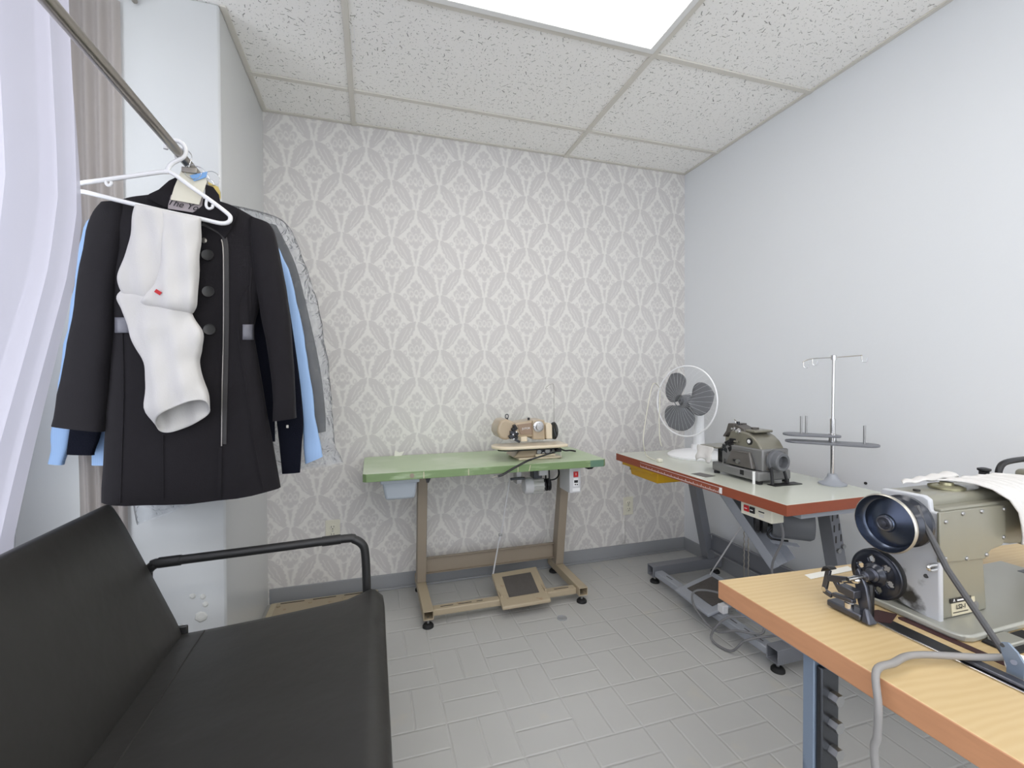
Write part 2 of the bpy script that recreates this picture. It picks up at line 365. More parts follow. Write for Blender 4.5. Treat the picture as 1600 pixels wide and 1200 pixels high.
def smooth(pts, k, closed=False):
    out = []; n = len(pts)
    for i in range(n if closed else n-1):
        g = lambda j: pts[j % n] if closed else pts[max(0, min(n-1, j))]
        a, b, c, d = g(i-1), g(i), g(i+1), g(i+2)
        for t in [q/k for q in range(k)]:
            out.append(.5*((2*b)+(c-a)*t+(2*a-5*b+4*c-d)*t*t+(3*b-a-3*c+d)*t**3))
    if not closed: out.append(pts[-1])
    return out
def thing(name, label, cat, loc=(0, 0, 0), group=None):
    o = bpy.data.objects.new(name, None); o.empty_display_size = .05; COL.objects.link(o); o.location = loc
    o['label'] = label; o['category'] = cat
    if group: o['group'] = group
    return o
def tag(o, label, cat, group=None, kind=None):
    o['label'] = label; o['category'] = cat
    if group: o['group'] = group
    if kind: o['kind'] = kind
    return o
def struct(o): o['kind'] = 'structure'; return o
def bx(name, m, par, x0, x1, y0, y1, z0, z1, bev=.003, R=None): return MB().box(x0, x1, y0, y1, z0, z1, R).build(name, m, par, bev)
def cy(name, m, par, p0, p1, r, r1=None, n=20, bev=0.): return MB().cyl(p0, p1, r, r1, n).build(name, m, par, bev)
def tb(name, m, par, pts, r, n=8, sub=0, closed=False): return MB().tube(pts, r, n, sub, closed).build(name, m, par)
def text(name, s, size, origin, xdir, ydir, m, par=None, ext=.0004, align='CENTER', shear=0.):
    c = bpy.data.curves.new(name, 'FONT'); c.body = s; c.size = size; c.extrude = ext; c.align_x = align; c.align_y = 'CENTER'; c.shear = shear; c.resolution_u = 3
    t = bpy.data.objects.new(name, c); COL.objects.link(t)
    dg = bpy.context.evaluated_depsgraph_get(); me = bpy.data.meshes.new_from_object(t.evaluated_get(dg)); bpy.data.objects.remove(t); bpy.data.curves.remove(c)
    me.name = name; me.materials.clear(); me.materials.append(M[m])
    xd = Vector(xdir).normalized(); yd = Vector(ydir); yd = (yd - xd*yd.dot(xd)).normalized(); zd = xd.cross(yd); o3 = Vector(origin)
    mw = Matrix(((xd.x, yd.x, zd.x, o3.x), (xd.y, yd.y, zd.y, o3.y), (xd.z, yd.z, zd.z, o3.z), (0, 0, 0, 1)))
    me.transform(WM(par).inverted() @ mw if par else mw)
    o = bpy.data.objects.new(name, me); COL.objects.link(o)
    if par: o.parent = par
    return o
def V(*a): return Vector(a)

# ================================================================== ROOM
struct(MB().box(XW-.2, XR+.15, YF-.15, YB+.15, -.1, 0).build('floor', 'floor'))
struct(MB().box(XW-.2, XR+.15, YF-.15, YB+.15, HC, HC+.08).build('ceiling', 'ceil'))
struct(MB().box(XP-.02, XR+.15, YB, YB+.15, 0, HC).build('wall_back', 'paper'))
struct(MB().box(XR, XR+.15, YF-.15, YB, 0, HC).build('wall_right', 'wall'))
F0, F1, FZ0, FZ1 = -.95, 1.75, .30, 2.38
struct(MB().box(XW-.2, F0, YF-.15, YF, 0, HC).box(F1, XR, YF-.15, YF, 0, HC).box(F0, F1, YF-.15, YF, 0, FZ0).box(F0, F1, YF-.15, YF, FZ1, HC).build('wall_front', 'wall'))
w2 = struct(thing('added_fill_window', '', '')); del w2['label'], w2['category']  # unseen window added behind the viewer to supply soft frontal light
fm = MB()
for x in (F0, (F0+F1)/2-.025, F1-.05): fm.box(x, x+.05, YF-.10, YF-.05, FZ0, FZ1)
fm.box(F0, F1, YF-.10, YF-.05, FZ0, FZ0+.05).box(F0, F1, YF-.10, YF-.05, FZ1-.05, FZ1)
fm.build('window_frame', 'winframe', w2, .004)
for a, b in ((F0+.05, (F0+F1)/2-.025), ((F0+F1)/2+.025, F1-.05)): MB().box(a, b, YF-.078, YF-.072, FZ0+.05, FZ1-.05).build('window_pane', 'glass', w2)
wl = struct(MB().box(XW-.2, XP, YP, YB+.15, 0, HC).build('wall_left', 'pier', None, .008))
W0, W1, WZ0, WZ1 = -1.6, 1.55, .42, 2.36
struct(MB().box(XW-.2, XW, YF, YP, 0, WZ0).box(XW-.2, XW, YF, YP, WZ1, HC).box(XW-.2, XW, YF, W0, WZ0, WZ1).box(XW-.2, XW, W1, YP, WZ0, WZ1).build('wall_window', 'wall'))
win = struct(thing('window_1', '', '')); del win['label'], win['category']
fm = MB()
for y0, y1 in ((W0, W0+.05), (W1-.05, W1), (.07, .12)): fm.box(XW-.12, XW-.06, y0, y1, WZ0, WZ1)
fm.box(XW-.12, XW-.06, W0, W1, WZ0, WZ0+.05).box(XW-.12, XW-.06, W0, W1, WZ1-.05, WZ1)
fm.build('window_frame', 'winframe', win, .004)
for a, b in ((W0+.05, .07), (.12, W1-.05)): MB().box(XW-.093, XW-.087, a, b, WZ0+.05, WZ1-.05).build('window_pane', 'glass', win)
MB().box(XW-.06, XW+.06, W0-.03, W1+.03, WZ0-.03, WZ0-.002).build('window_sill', 'winframe', win, .004)
def base(name, p): return struct(MB().hexa([V(x, y, 0) for x, y in p], [V(x, y, .083) for x, y in p]).build(name, 'base', None, .004))
base('baseboard_back', [(XP+.03, YB-.009), (XR, YB-.009), (XR, YB), (XP+.003, YB)])
base('baseboard_right', [(XR-.009, YF+.001), (XR, YF+.001), (XR, YB-.009), (XR-.009, YB-.009)])
struct(MB().box(XP+.03, XR-.009, YB-.02, YB-.009, 0, .012).build('trim_1', 'base', None, .003))
# suspended ceiling grid
ceil = bpy.data.objects['ceiling']
XA, XB_, Y1 = -.086, 1.133, 1.655; Y2 = Y1+.6096
tw = .012
for x in (XA-1.2192, XA, XB_):
    y1 = YB if x > XP else YP
    if x > XW: MB().box(x-tw, x+tw, YF, y1, HC-.009, HC).build('tee_bar', 'tee', ceil, .0015)
for k in range(8):
    y = Y2-.6096*k
    if y < YF: break
    x0 = XP if y > YP else XW
    MB().box(x0, XR, y-tw, y+tw, HC-.008, HC-.0002).build('tee_bar', 'tee', ceil, .0015)
MB().box(XP, XR, YB-.022, YB, HC-.006, HC).build('wall_angle', 'tee', ceil, .001)
MB().box(XR-.02, XR, YF, YB-.022, HC-.006, HC).build('wall_angle', 'tee', ceil, .001)
MB().box(XP, XP+.022, YP, YB-.022, HC-.006, HC).build('wall_angle', 'tee', ceil, .001)
for (x, y, lab) in ((XA, Y1-.6096, 'white fluorescent panel set in the ceiling grid nearest the wallpapered wall'), (XA-1.2192+.3, Y1-4*.6096, 'unseen fluorescent panel added for fill light behind the viewer on the window side'), (XB_-.3, Y1-4*.6096, 'unseen fluorescent panel added for fill light behind the viewer on the right'), (XA, Y1-6*.6096, 'unseen fluorescent panel added for fill light behind the viewer')):  # panels behind the viewer are unseen, added as extra room light
    t = thing('ceiling_light', lab, 'light', (x+.61, y+.305, HC-.006), 'ceiling light panels')
    f = MB()
    x0, x1, y0, y1 = x+.013, x+1.206, y+.013, y+.5966
    for q in ((x0, x1, y0, y0+.025), (x0, x1, y1-.025, y1), (x0, x0+.025, y0+.025, y1-.025), (x1-.025, x1, y0+.025, y1-.025)): f.box(q[0], q[1], q[2], q[3], HC-.014, HC-.001)
    f.build('light_frame', 'troffer', t, .002)
    MB().box(x0+.025, x1-.025, y0+.025, y1-.025, HC-.010, HC-.003).build('diffuser', 'diff', t)
zc_ = HC-.014
tag(MB().tube([at(x, y, 'Z', zc_) for x, y in ((547, 40), (550, 67), (552, 88), (553, 97), (554.5, 88), (554, 67), (553, 40))], .0012, 6, 4).build('ceiling_wire', 'white'), 'thin white wire loop lying along the ceiling tee left of the light panel', 'wire')
# chipped paint on the pier
for x, y, r in ((317, 932, .012), (321, 944, .012), (315, 962, .024), (301, 931, .012)):
    p = at(x, y, 'Y', YP)
    MB().lathe((p.x, YP, p.z), (.1, -1, .2), [(r, -.004), (r*.8, .002), (r*.45, .0045), (r*.1, .004)], 7).build('paint_chip', 'peel', wl, 0, 2, 20)
# wallpaper seams lifting under the tables
for (x, y0, y1) in ((1.016, .09, .72), (1.538, .09, .70)):
    MB().grid(lambda a, b: V(x-.012+.02*a, YB-.0015-.006*a*(.6+.4*math.sin(b*14)), y0+(y1-y0)*b), 3, 24).build('lifted_seam', 'paper', bpy.data.objects['wall_back'], solid=.0006)
def outlet(p, label):
    t = thing('wall_outlet', label, 'outlet', p, None)
    x, z = p[0], p[2]
    bx('outlet_plate', 'ivory', t, x-.036, x+.036, YB-.006, YB-.0005, z-.058, z+.058, .003)
    for dz in (.02, -.02):
        r = MB(); r.lathe((x, YB-.006, z+dz), (0, -1, 0), [(.0165, 0), (.0165, .002), (.015, .003)], 24).build('receptacle', 'ivory', t)
        for dx in (-.006, .006): bx('slot', 'slotd', t, x+dx-.0012, x+dx+.0012, YB-.0096, YB-.0085, z+dz-.001, z+dz+.008, 0)
        cy('slot', 'slotd', t, (x, YB-.0096, z+dz-.008), (x, YB-.0085, z+dz-.008), .0028, n=10)
    cy('screw', 'bolt', t, (x, YB-.0065, z), (x, YB-.0085, z), .003, n=10)
p = at(520, 829, 'Y', YB); outlet((p.x, YB, p.z), 'ivory wall outlet seen just above the black tube armrest')
p = at(981, 790, 'Y', YB); outlet((p.x, YB, p.z), 'ivory wall outlet below the yellow drawer near the corner')
p = at(1353, 755, 'X', XR)
tag(cy('wall_screw', 'slotd', None, (XR-.004, p.y, p.z), (XR-.0002, p.y, p.z), .006, n=10), 'tiny dark screw in the white wall right of the thread stand', 'screw')
# beige slotted bar on the floor behind the futon
t = thing('floor_register', 'beige slotted metal strip on the floor beside the wallpapered wall', 'floor vent', (-.3, 2.44, 0))
MB().box(-.50, .02, 2.34, 2.535, 0, .022).build('register_plate', 'beige', t, .006)
MB().box(-.47, -.01, 2.352, 2.515, .022, .027).build('register_rim', 'tan2', t, .003)
for k in range(3): bx('slot', 'slotd', t, -.45+.15*k, -.34+.15*k, 2.500, 2.508, .0268, .0275, 0)
for x in (-.455, -.31, -.15): cy('screw_head', 'tan2', t, (x, 2.475, .026), (x, 2.475, .032), .009, n=12)
# painted-over plug on the floor
p = at(878, 966, 'Z', 0)
tag(MB().lathe((p.x, p.y, 0), (0, 0, 1), [(.024, 0), (.024, .003), (.02, .005), (.017, .003), (.003, .0035)], 24).build('floor_drain', 'base'), 'small round painted drain cap in the floor before the green table', 'drain')

# ================================================================== CURTAINS, RAIL
RX, RZ = -.545, 1.828
def curt(a, b):      # a along the curtain (0 = towards the viewer), b from top to floor
    z = 2.44-2.40*b
    edge = 1.562 - .11*max(0, (b-.42))/.3 if b > .42 else 1.562
    edge = max(edge, 1.42)
    y = .15 + (edge-.15)*a
    fold = .024*math.sin(a*74+1.2*math.sin(b*2.1)) + .013*math.sin(a*37+b*3)
    return V(-.768 - .095*max(0, min(1, (b-.35)/.35)) + fold*(1-.15*b) + .01*math.sin(b*9+a*5), y + .01*math.sin(a*74+1), z)
t = thing('sheer_curtain', 'long sheer lilac curtain hanging in front of the bright window', 'curtain', (-.8, .9, 0))
MB().grid(curt, 260, 40).build('curtain_cloth', 'sheer', t, 0, 2, 180)
tb('curtain_rod', 'steel', t, [(-.768, .1, 2.452), (-.768, 1.88, 2.452)], .009, 12)
def drp(a, b):
    z = 2.44-2.33*b
    g = .5+.5*math.cos(min(1, b*1.1)*PI*.8)
    return V(-.975+.165*a + .035*(1-a)*min(1, b*1.4), 1.874 + .008*math.sin(a*26+.6*math.sin(b*5)) + .0*b, z)
tag(MB().grid(drp, 60, 30).build('drape', 'drape', None, 0, 2, 180), 'drape tinted taupe for shade, gathered in the recess corner behind the sheer curtain', 'curtain')
t = thing('clothes_rail', 'steel clothes rail running from overhead to the white pier', 'rail', (RX, 1.2, RZ))
tb('rail_pipe', 'steel', t, [(RX, .45, RZ), (RX, YP-.004, RZ)], .0135, 18)
MB().lathe((RX, YP-.001, RZ), (0, -1, 0), [(.025, 0), (.025, .004), (.017, .007), (.016, .02)], 24).build('rail_flange', 'steel', t)
tb('hanging_rod', 'steel', t, [(RX, .5, RZ+.01), (RX, .5, HC-.008)], .008, 12)
MB().lathe((RX, .5, HC-.0065), (0, 0, -1), [(.03, 0), (.03, .004), (.01, .012)], 20).build('ceiling_flange', 'steel', t)

# ================================================================== GARMENTS
def pxring(L, R, Y, hd, n=28, p=.55, sag=0, front=1., tilt=0.):
    A, B = at(L[0], L[1], 'Y', Y), at(R[0], R[1], 'Y', Y); mid = (A+B)/2; h = (B-A)/2; out = []
    for i in range(n):
        a = 2*PI*i/n; c, s_ = math.cos(a), math.sin(a)
        cc = math.copysign(abs(c)**.8, c); ss = math.copysign(abs(s_)**p, s_)
        out.append(mid + h*cc + V(0, hd*ss*(front if ss < 0 else 1), -sag*(1-cc*cc) - tilt*ss))
    return out
def loft(name, m, par, rs, folds=None, cap0=True, cap1=False, sub=5, solid=0., bev=0):
    """rings of points, resampled smoothly; folds(p, s) -> offset"""
    n = len(rs[0]); cols = [smooth([r[i] for r in rs], sub) for i in range(n)]
    N = len(cols[0]); R2 = [[cols[i][k].copy() for i in range(n)] for k in range(N)]
    if folds:
        for k, r in enumerate(R2):
            for p in r: p += folds(p, k/(N-1))
    return MB().rings(R2, True, cap0, cap1).build(name, m, par, 0, 2, 60, solid)
def nz(p, sc, off=0): return mnoise.noise(Vector((p.x*sc+off, p.y*sc*.6, p.z*sc+off*1.7)))
def bvh_of(o):
    me = o.data; mw = WM(o); return BVHTree.FromPolygons([mw @ v.co for v in me.vertices], [list(p.vertices) for p in me.polygons])
def onto(bv, x, y, lift=.003):
    d = ray(x, y).normalized(); h = bv.ray_cast(CAM, d)
    return (h[0] - d*lift) if h[0] is not None else None
def patch(name, m, par, poly, Y, thick=.006, bulge=0., bev=.0015):
    """polygon of pixels laid at depth Y (number or function) with a real thickness"""
    pts = [at(x, y, 'Y', Y(x, y) if callable(Y) else Y) for x, y in poly]
    if bulge:
        c = sum(pts, Vector())/len(pts); c.y -= bulge; mb = MB(); v = mb._v(pts+[p+V(0, thick, 0) for p in pts]); n = len(pts); cv = mb.bm.verts.new(c); cb = mb.bm.verts.new(c+V(0, thick, 0))
        for i in range(n):
            j = (i+1) % n; mb.bm.faces.new([v[i], v[j], cv]); mb.bm.faces.new([v[n+j], v[n+i], cb]); mb.bm.faces.new([v[j], v[i], v[n+i], v[n+j]])
        return mb.build(name, m, par, 0, 2, 50)
    return MB().prism(pts, (0, thick, 0)).build(name, m, par, bev)

def rail_hook(name, m, par, Y, neck, r=.0016, R=.024):
    """wire hook over the rail at depth Y coming down to neck"""
    pts = [V(RX+.0-R*math.cos(a), Y+.0, RZ+.006+R*math.sin(a)) for a in [math.radians(q) for q in range(-30, 200, 15)]]
    pts.append(V(RX+R*.6, Y, RZ-.03)); pts.append(V(neck[0], neck[1], neck[2]))
    return tb(name, m, par, pts, r, 8, 4)

# --- black coat
CY = 1.665
ct = thing('black_coat', 'black wool coat with zip and buttons hanging on the rail behind the white hanger', 'coat', (RX, CY, .78))
def cf(p, s): 
    k = max(0, s-.35)
    return V(0, .012*k*math.sin(p.x*38+.8) + .006*nz(p, 9), 0)
body = loft('coat_body', 'coat', ct, [pxring(*q) for q in (
    ((252, 304), (352, 318), CY, .018), ((232, 306), (368, 324), CY, .026), ((200, 311), (396, 339), CY, .03), ((174, 324), (412, 352), CY, .035),
    ((163, 350), (420, 374), CY, .04), ((164, 400), (418, 420), CY, .044), ((172, 455), (408, 470), CY, .042), ((180, 505), (398, 515), CY, .038),
    ((177, 560), (405, 568), CY, .04), ((169, 640), (418, 648), CY, .042, 28, .55, .006), ((164, 715), (430, 716), CY, .043, 28, .55, .012), ((160, 783), (438, 762), CY, .043, 28, .55, .02))], cf, True, True)
SL = CY-.012
def sf(p, s): return V(.004*nz(p, 14, 3), .006*nz(p, 11, 5), 0)
loft('sleeve', 'coat', ct, [pxring(*q) for q in (((160, 318), (198, 318), SL, .02), ((146, 342), (200, 345), SL, .032), ((131, 405), (190, 412), SL, .036), ((119, 480), (182, 490), SL, .036), ((102, 575), (172, 583), SL, .034), ((84, 665), (165, 674), SL, .034))], sf, True, True)
loft('sleeve', 'coat', ct, [pxring(*q) for q in (((392, 340), (420, 350), SL, .02), ((392, 366), (430, 366), SL, .032), ((396, 410), (438, 406), SL, .036), ((407, 480), (451, 478), SL, .036), ((420, 560), (458, 556), SL, .034), ((426, 620), (461, 620), SL, .033), ((427, 658), (462, 653), SL, .033))], sf, True, True)
bv = bvh_of(body)
def ribbon(name, m, par, px, w, lift=.004, thick=.003, sub=4):
    px = [(p.x, p.y) for p in smooth([V(x, y, 0) for x, y in px], sub)]; mb = MB(); a, b = [], []
    for i, (x, y) in enumerate(px):
        q0, q1 = px[max(0, i-1)], px[min(len(px)-1, i+1)]; dx, dy = q1[0]-q0[0], q1[1]-q0[1]; l = math.hypot(dx, dy) or 1
        nx, ny = -dy/l*w/2, dx/l*w/2
        u, v = onto(bv, x+nx, y+ny, lift), onto(bv, x-nx, y-ny, lift)
        if u is None or v is None: continue
        a.append(u); b.append(v)
    rs = [[u, v, v+V(0, thick, 0), u+V(0, thick, 0)] for u, v in zip(a, b)]
    return mb.rings(rs).build(name, m, par, 0, 2, 50)
ribbon('zipper_tape', 'zip', ct, [(316, 349), (334, 357), (347, 366), (353, 382), (354, 430), (354, 520), (352, 610), (350, 694)], 7)
ribbon('zipper_teeth', 'zipm', ct, [(346, 374), (349, 400), (349, 520), (347, 610), (346, 697)], 1.6, .0065)
ribbon('front_edge', 'coat', ct, [(344, 700), (343, 745), (343, 778)], 5, .006)
for a in ([(391, 440), (374, 470), (372, 520), (384, 600), (396, 690), (411, 766)], [(190, 510), (192, 600), (190, 690), (187, 786)], [(254, 680), (254, 780)]):
    ribbon('seam', 'coat', ct, a, 2.5, .003)
ribbon('chest_dart', 'coat', ct, [(392, 418), (390, 470), (394, 520)], 3, .004)
for x, y in ((325, 399), (326, 456), (328, 515)):
    p = onto(bv, x, y, .002); d = V(0, -1, .02)
    MB().lathe(p, d, [(.0165, 0), (.0175, .003), (.0165, .006), (.012, .0045), (.003, .004)], 22).build('button', 'button', ct)
p = onto(bv, 319, 376, .002); MB().lathe(p, (0, -1, 0), [(.008, 0), (.008, .003), (.003, .004)], 16).build('snap', 'zipm', ct)
for L, T, R_, B in ((379, 507, 396, 531), (180, 496, 203, 520)):
    mb = MB(); mb.grid(lambda a, b: onto(bv, L+(R_-L)*a, T+(B-T)*b, .004), 4, 3); mb.build('waist_tab', 'leather', ct, solid=.004)
patch('cuff_button', 'zipm', ct, [(447, 664), (451, 664), (451, 669), (447, 669)], SL-.02, .002)
# collar, lining
FY = CY-.046
patch('collar_lining', 'lining', ct, [(262, 304), (318, 304), (314, 334), (262, 326)], FY+.004, .004)
text('lining_script', 'The You', .027, at(289, 321, 'Y', FY-.0005), at(314, 323, 'Y', FY)-at(268, 313, 'Y', FY), (0, 0, 1), 'ink', ct, .0003, 'CENTER', .35)
patch('collar', 'coat', ct, [(279, 275), (264, 282), (248, 296), (233, 303), (228, 308), (254, 322), (262, 324), (268, 310), (279, 288)], lambda x, y: FY-.004+.0006*(x-228)*.4, .008, .008)
patch('collar', 'coat', ct, [(321, 288), (333, 292), (341, 303), (343, 314), (371, 325), (366, 345), (351, 372), (340, 361), (318, 347), (296, 335), (308, 328), (320, 318)], lambda x, y: FY-.006+.0003*(x-296)*.2, .008, .008)
# --- its wire hanger with a paper cape
hg = thing('wire_hanger', 'chrome wire hanger with cream paper cape inside the black coat neck', 'hanger', (RX, CY, RZ))
pts = [at(x, y, 'Y', CY-.052) for x, y in ((283, 266), (295, 262), (322, 278), (323, 284), (311, 320), (290, 316), (266, 312), (272, 292))]
MB().prism(pts, (0, .003, 0)).build('paper_cape', 'cream', hg, .001)
rail_hook('hook', 'chrome', hg, CY-.045, at(300, 270, 'Y', CY-.045), .0016, .022)
bx('clip', 'steel', hg, *(lambda p: (p.x-.02, p.x+.02, p.y-.004, p.y+.004, p.z-.008, p.z+.008))(at(296, 266, 'Y', CY-.058)), .002)
for (px, m, lab, Y) in (([(296, 274), (324, 268), (322, 277), (303, 283)], 'bluetag', 'pale blue laundry tag at the coat hanger neck', CY-.058), ([(325, 284), (341, 292), (344, 300), (345, 312), (338, 300), (326, 290)], 'yellowtag', 'yellow laundry tag with a wire ring behind the coat collar', CY-.02)):
    tg = thing('laundry_tag', lab, 'tag', at(*px[0], 'Y', Y))
    patch('tag_card', m, tg, px, Y, .0015, 0, 0)
    c = at(px[0][0]+6, px[0][1]+1, 'Y', Y); tb('wire_ring', 'chrome', tg, [c+V(.022*math.cos(a*PI/8), -.001, .012+.022*math.sin(a*PI/8)) for a in range(16)], .0008, 6, 0, True)

# --- navy cardigan behind the coat
KY = 1.737
kn = thing('navy_sweater', 'dark navy knit sweater hanging just behind the black coat', 'sweater', (RX, KY, 1.0))
loft('sweater_body', 'cuffk', kn, [pxring(*q) for q in (((255, 318), (345, 325), KY, .006), ((190, 330), (395, 345), KY, .010), ((165, 380), (425, 390), KY, .012), ((165, 560), (428, 560), KY, .012), ((165, 690), (430, 690), KY, .012))], None)
loft('sleeve', 'cuffk', kn, [pxring(*q) for q in (((178, 335), (200, 335), KY, .007), ((150, 420), (190, 425), KY, .012), ((128, 560), (172, 566), KY, .013), ((112, 660), (160, 664), KY, .013), ((106, 700), (148, 704), KY, .012), ((105, 710), (147, 711), KY, .011))], None, True, True)
loft('sleeve', 'cuffk', kn, [pxring(*q) for q in (((385, 345), (408, 350), KY, .007), ((400, 420), (440, 420), KY, .012), ((420, 560), (464, 560), KY, .013), ((432, 655), (474, 652), KY, .013), ((436, 690), (472, 690), KY, .012), ((441, 740), (469, 738), KY, .011))], None, True, True)
rail_hook('hanger_hook', 'chrome', kn, KY, (RX, KY, RZ-.065), .0016, .021)
# --- blue striped shirt
SY = 1.783
sh = thing('blue_striped_shirt', 'light blue striped shirt hanging behind the navy sweater, sleeves showing', 'shirt', (RX, SY, 1.0))
loft('shirt_body', 'blue', sh, [pxring(*q) for q in (((258, 325), (340, 330), SY, .005), ((190, 336), (395, 350), SY, .009), ((165, 400), (425, 405), SY, .011), ((160, 560), (420, 560), SY, .011), ((145, 690), (400, 690), SY, .011), ((143, 727), (395, 727), SY, .011))], None)
def shf(p, s): return V(.006*nz(p, 16, 2), .005*nz(p, 20, 4), 0)
loft('sleeve', 'blue', sh, [pxring(*q) for q in (((152, 340), (190, 336), SY, .007), ((132, 356), (180, 372), SY, .012), ((112, 470), (165, 480), SY, .014), ((95, 580), (140, 590), SY, .014), ((84, 660), (114, 668), SY, .015), ((80, 690), (108, 692), SY, .015), ((76, 724), (101, 726), SY, .014))], shf, True, True)
loft('sleeve', 'blue', sh, [pxring(*q) for q in (((390, 350), (412, 356), SY, .007), ((412, 400), (444, 405), SY, .012), ((436, 480), (468, 490), SY, .014), ((455, 560), (483, 575), SY, .014), ((470, 640), (492, 650), SY, .014), ((474, 690), (501, 690), SY, .015), ((478, 725), (505, 713), SY, .014))], shf, True, True)
rail_hook('hanger_hook', 'chrome', sh, SY, (RX, SY, RZ-.07), .0016, .021)
# --- jacket in a dry-cleaning bag
JY = 1.832
jk = thing('charcoal_jacket', 'charcoal jacket inside a clear plastic bag at the wall end of the rail', 'jacket', (RX, JY, 1.0))
loft('jacket_body', 'jacket', jk, [pxring(*q) for q in (((262, 325), (345, 330), JY, .005), ((215, 336), (410, 352), JY, .008), ((205, 400), (430, 405), JY, .010), ((215, 560), (420, 560), JY, .010), ((215, 700), (415, 690), JY, .010))], None)
loft('sleeve', 'jacket', jk, [pxring(*q) for q in (((200, 340), (225, 338), JY, .007), ((172, 420), (215, 425), JY, .010), ((160, 560), (205, 560), JY, .011), ((165, 660), (200, 660), JY, .011))], None, True, True)
loft('sleeve', 'jacket', jk, [pxring(*q) for q in (((400, 346), (432, 352), JY, .007), ((425, 400), (462, 414), JY, .010), ((450, 480), (484, 500), JY, .011), ((470, 560), (500, 575), JY, .011), ((484, 650), (508, 640), JY, .011), ((490, 678), (509, 674), JY, .010))], None, True, True)
rail_hook('hanger_hook', 'chrome', jk, JY, (RX, JY, RZ-.07), .0016, .021)
BY = 1.834
def bagf(p, s):
    k = .25+.75*s
    return V(.006*nz(p, 22, 1)*k, .0045*nz(p, 24, 9), .01*nz(p, 17, 5)*k)
def bagr(L, R, hd, sag=0.): return pxring(L, R, BY, hd, 64, .5, sag)
bag = loft('garment_bag', 'film', None, [bagr((262, 312), (346, 318), .008), bagr((190, 326), (440, 343), .021), bagr((162, 400), (474, 406), .022), bagr((150, 480), (500, 488), .023), bagr((146, 600), (517, 606), .024), bagr((152, 690), (522, 684), .024), bagr((200, 755), (532, 712), .023, .01), bagr((216, 822), (536, 722), .022, -.03)], bagf, False, False, 12)
tag(bag, 'clear plastic dry-cleaning bag hanging below the black coat over the charcoal jacket', 'garment bag')

# --- white hanger and the white trousers on it
HY = 1.586
wh = thing('white_hanger', 'white plastic tube hanger nearest the viewer on the rail', 'hanger', at(285, 232, 'Y', HY))
hp = lambda l: [at(x, y, 'Y', HY) for x, y in l]
tb('hook', 'white', wh, hp([(259, 233), (260, 227), (267, 221), (277, 220), (286, 225), (290, 234), (288, 243), (281, 249), (271, 254), (264, 261), (262, 269)]), .0062, 10, 4)
tb('shoulder_bar', 'white', wh, hp([(263, 269), (250, 269), (200, 276), (150, 283), (128, 286), (118, 291), (120, 298), (137, 301), (180, 312), (222, 322), (270, 333), (314, 342), (345, 349), (357, 347), (360, 341), (356, 334), (330, 314), (300, 293), (270, 271), (258, 267)]), .0062, 10, 4)
for px in ([(166, 281), (166, 287), (170, 290), (174, 287), (174, 284)], [(323, 312), (322, 321), (326, 326), (332, 324), (332, 320)]): tb('strap_hook', 'white', wh, hp(px), .004, 8, 4)
TY = 1.571
tr = thing('white_leggings', 'pair of white jersey leggings folded over the white hanger bar', 'leggings', at(265, 330, 'Y', TY))
PXR = lambda q: pxring(*q) if len(q) > 4 else pxring(*q, 64)
def tf(p, s): 
    k = math.sin(min(1, s*1.3)*PI)
    return V(.005*nz(p, 14, 2)*k, .006*nz(p, 15, 7) - .0055*math.sin(p.x*100+p.z*14+1.5*nz(p, 4, 3))*(.45+.7*s) - .0025*math.sin(p.x*45-p.z*55), 0)
loft('leg', 'knit', tr, [PXR(q) for q in (((214, 321), (268, 331), TY+.013, .009), ((212, 324), (270, 335), TY+.002, .020), ((207, 355), (268, 360), TY, .024), ((200, 390), (263, 398), TY-.003, .027), ((191, 418), (258, 428), TY-.005, .030), ((188, 438), (252, 450), TY-.005, .030), ((192, 456), (246, 464), TY-.003, .024), ((202, 466), (240, 470), TY, .014))], tf, True, True)
loft('leg', 'knit', tr, [PXR(q) for q in (((254, 329), (314, 341), TY+.012, .010), ((254, 333), (314, 345), TY-.002, .024), ((258, 362), (312, 366), TY-.004, .026), ((254, 402), (310, 404), TY-.007, .030), ((246, 440), (308, 446), TY-.010, .034), ((232, 462), (307, 474), TY-.012, .036), ((222, 472), (302, 486), TY-.010, .030), ((226, 480), (298, 490), TY-.004, .016))], tf, True, True)
lg = loft('leg', 'knit', tr, [PXR(q) for q in (((200, 448), (296, 440), TY+.002, .016), ((185, 464), (296, 472), TY, .024), ((194, 484), (302, 496), TY, .028), ((204, 515), (315, 520), TY-.002, .033), ((216, 545), (313, 545), TY-.004, .034), ((229, 572), (308, 566), TY-.006, .036), ((230, 600), (316, 596), TY-.01, .038), ((229, 640), (324, 616), TY-.014, .038, 64, .55, 0, 1, .015), ((243, 668), (326, 634), TY-.018, .036, 64, .8, 0, 1, .034))], tf, True, False, 5, .002)
p = at(247, 457, 'Y', TY-.050); bx('red_stitch', 'red', tr, p.x-.008, p.x+.008, p.y-.001, p.y+.001, p.z-.004, p.z+.006, 0, Euler((0, .6, 0)).to_matrix())

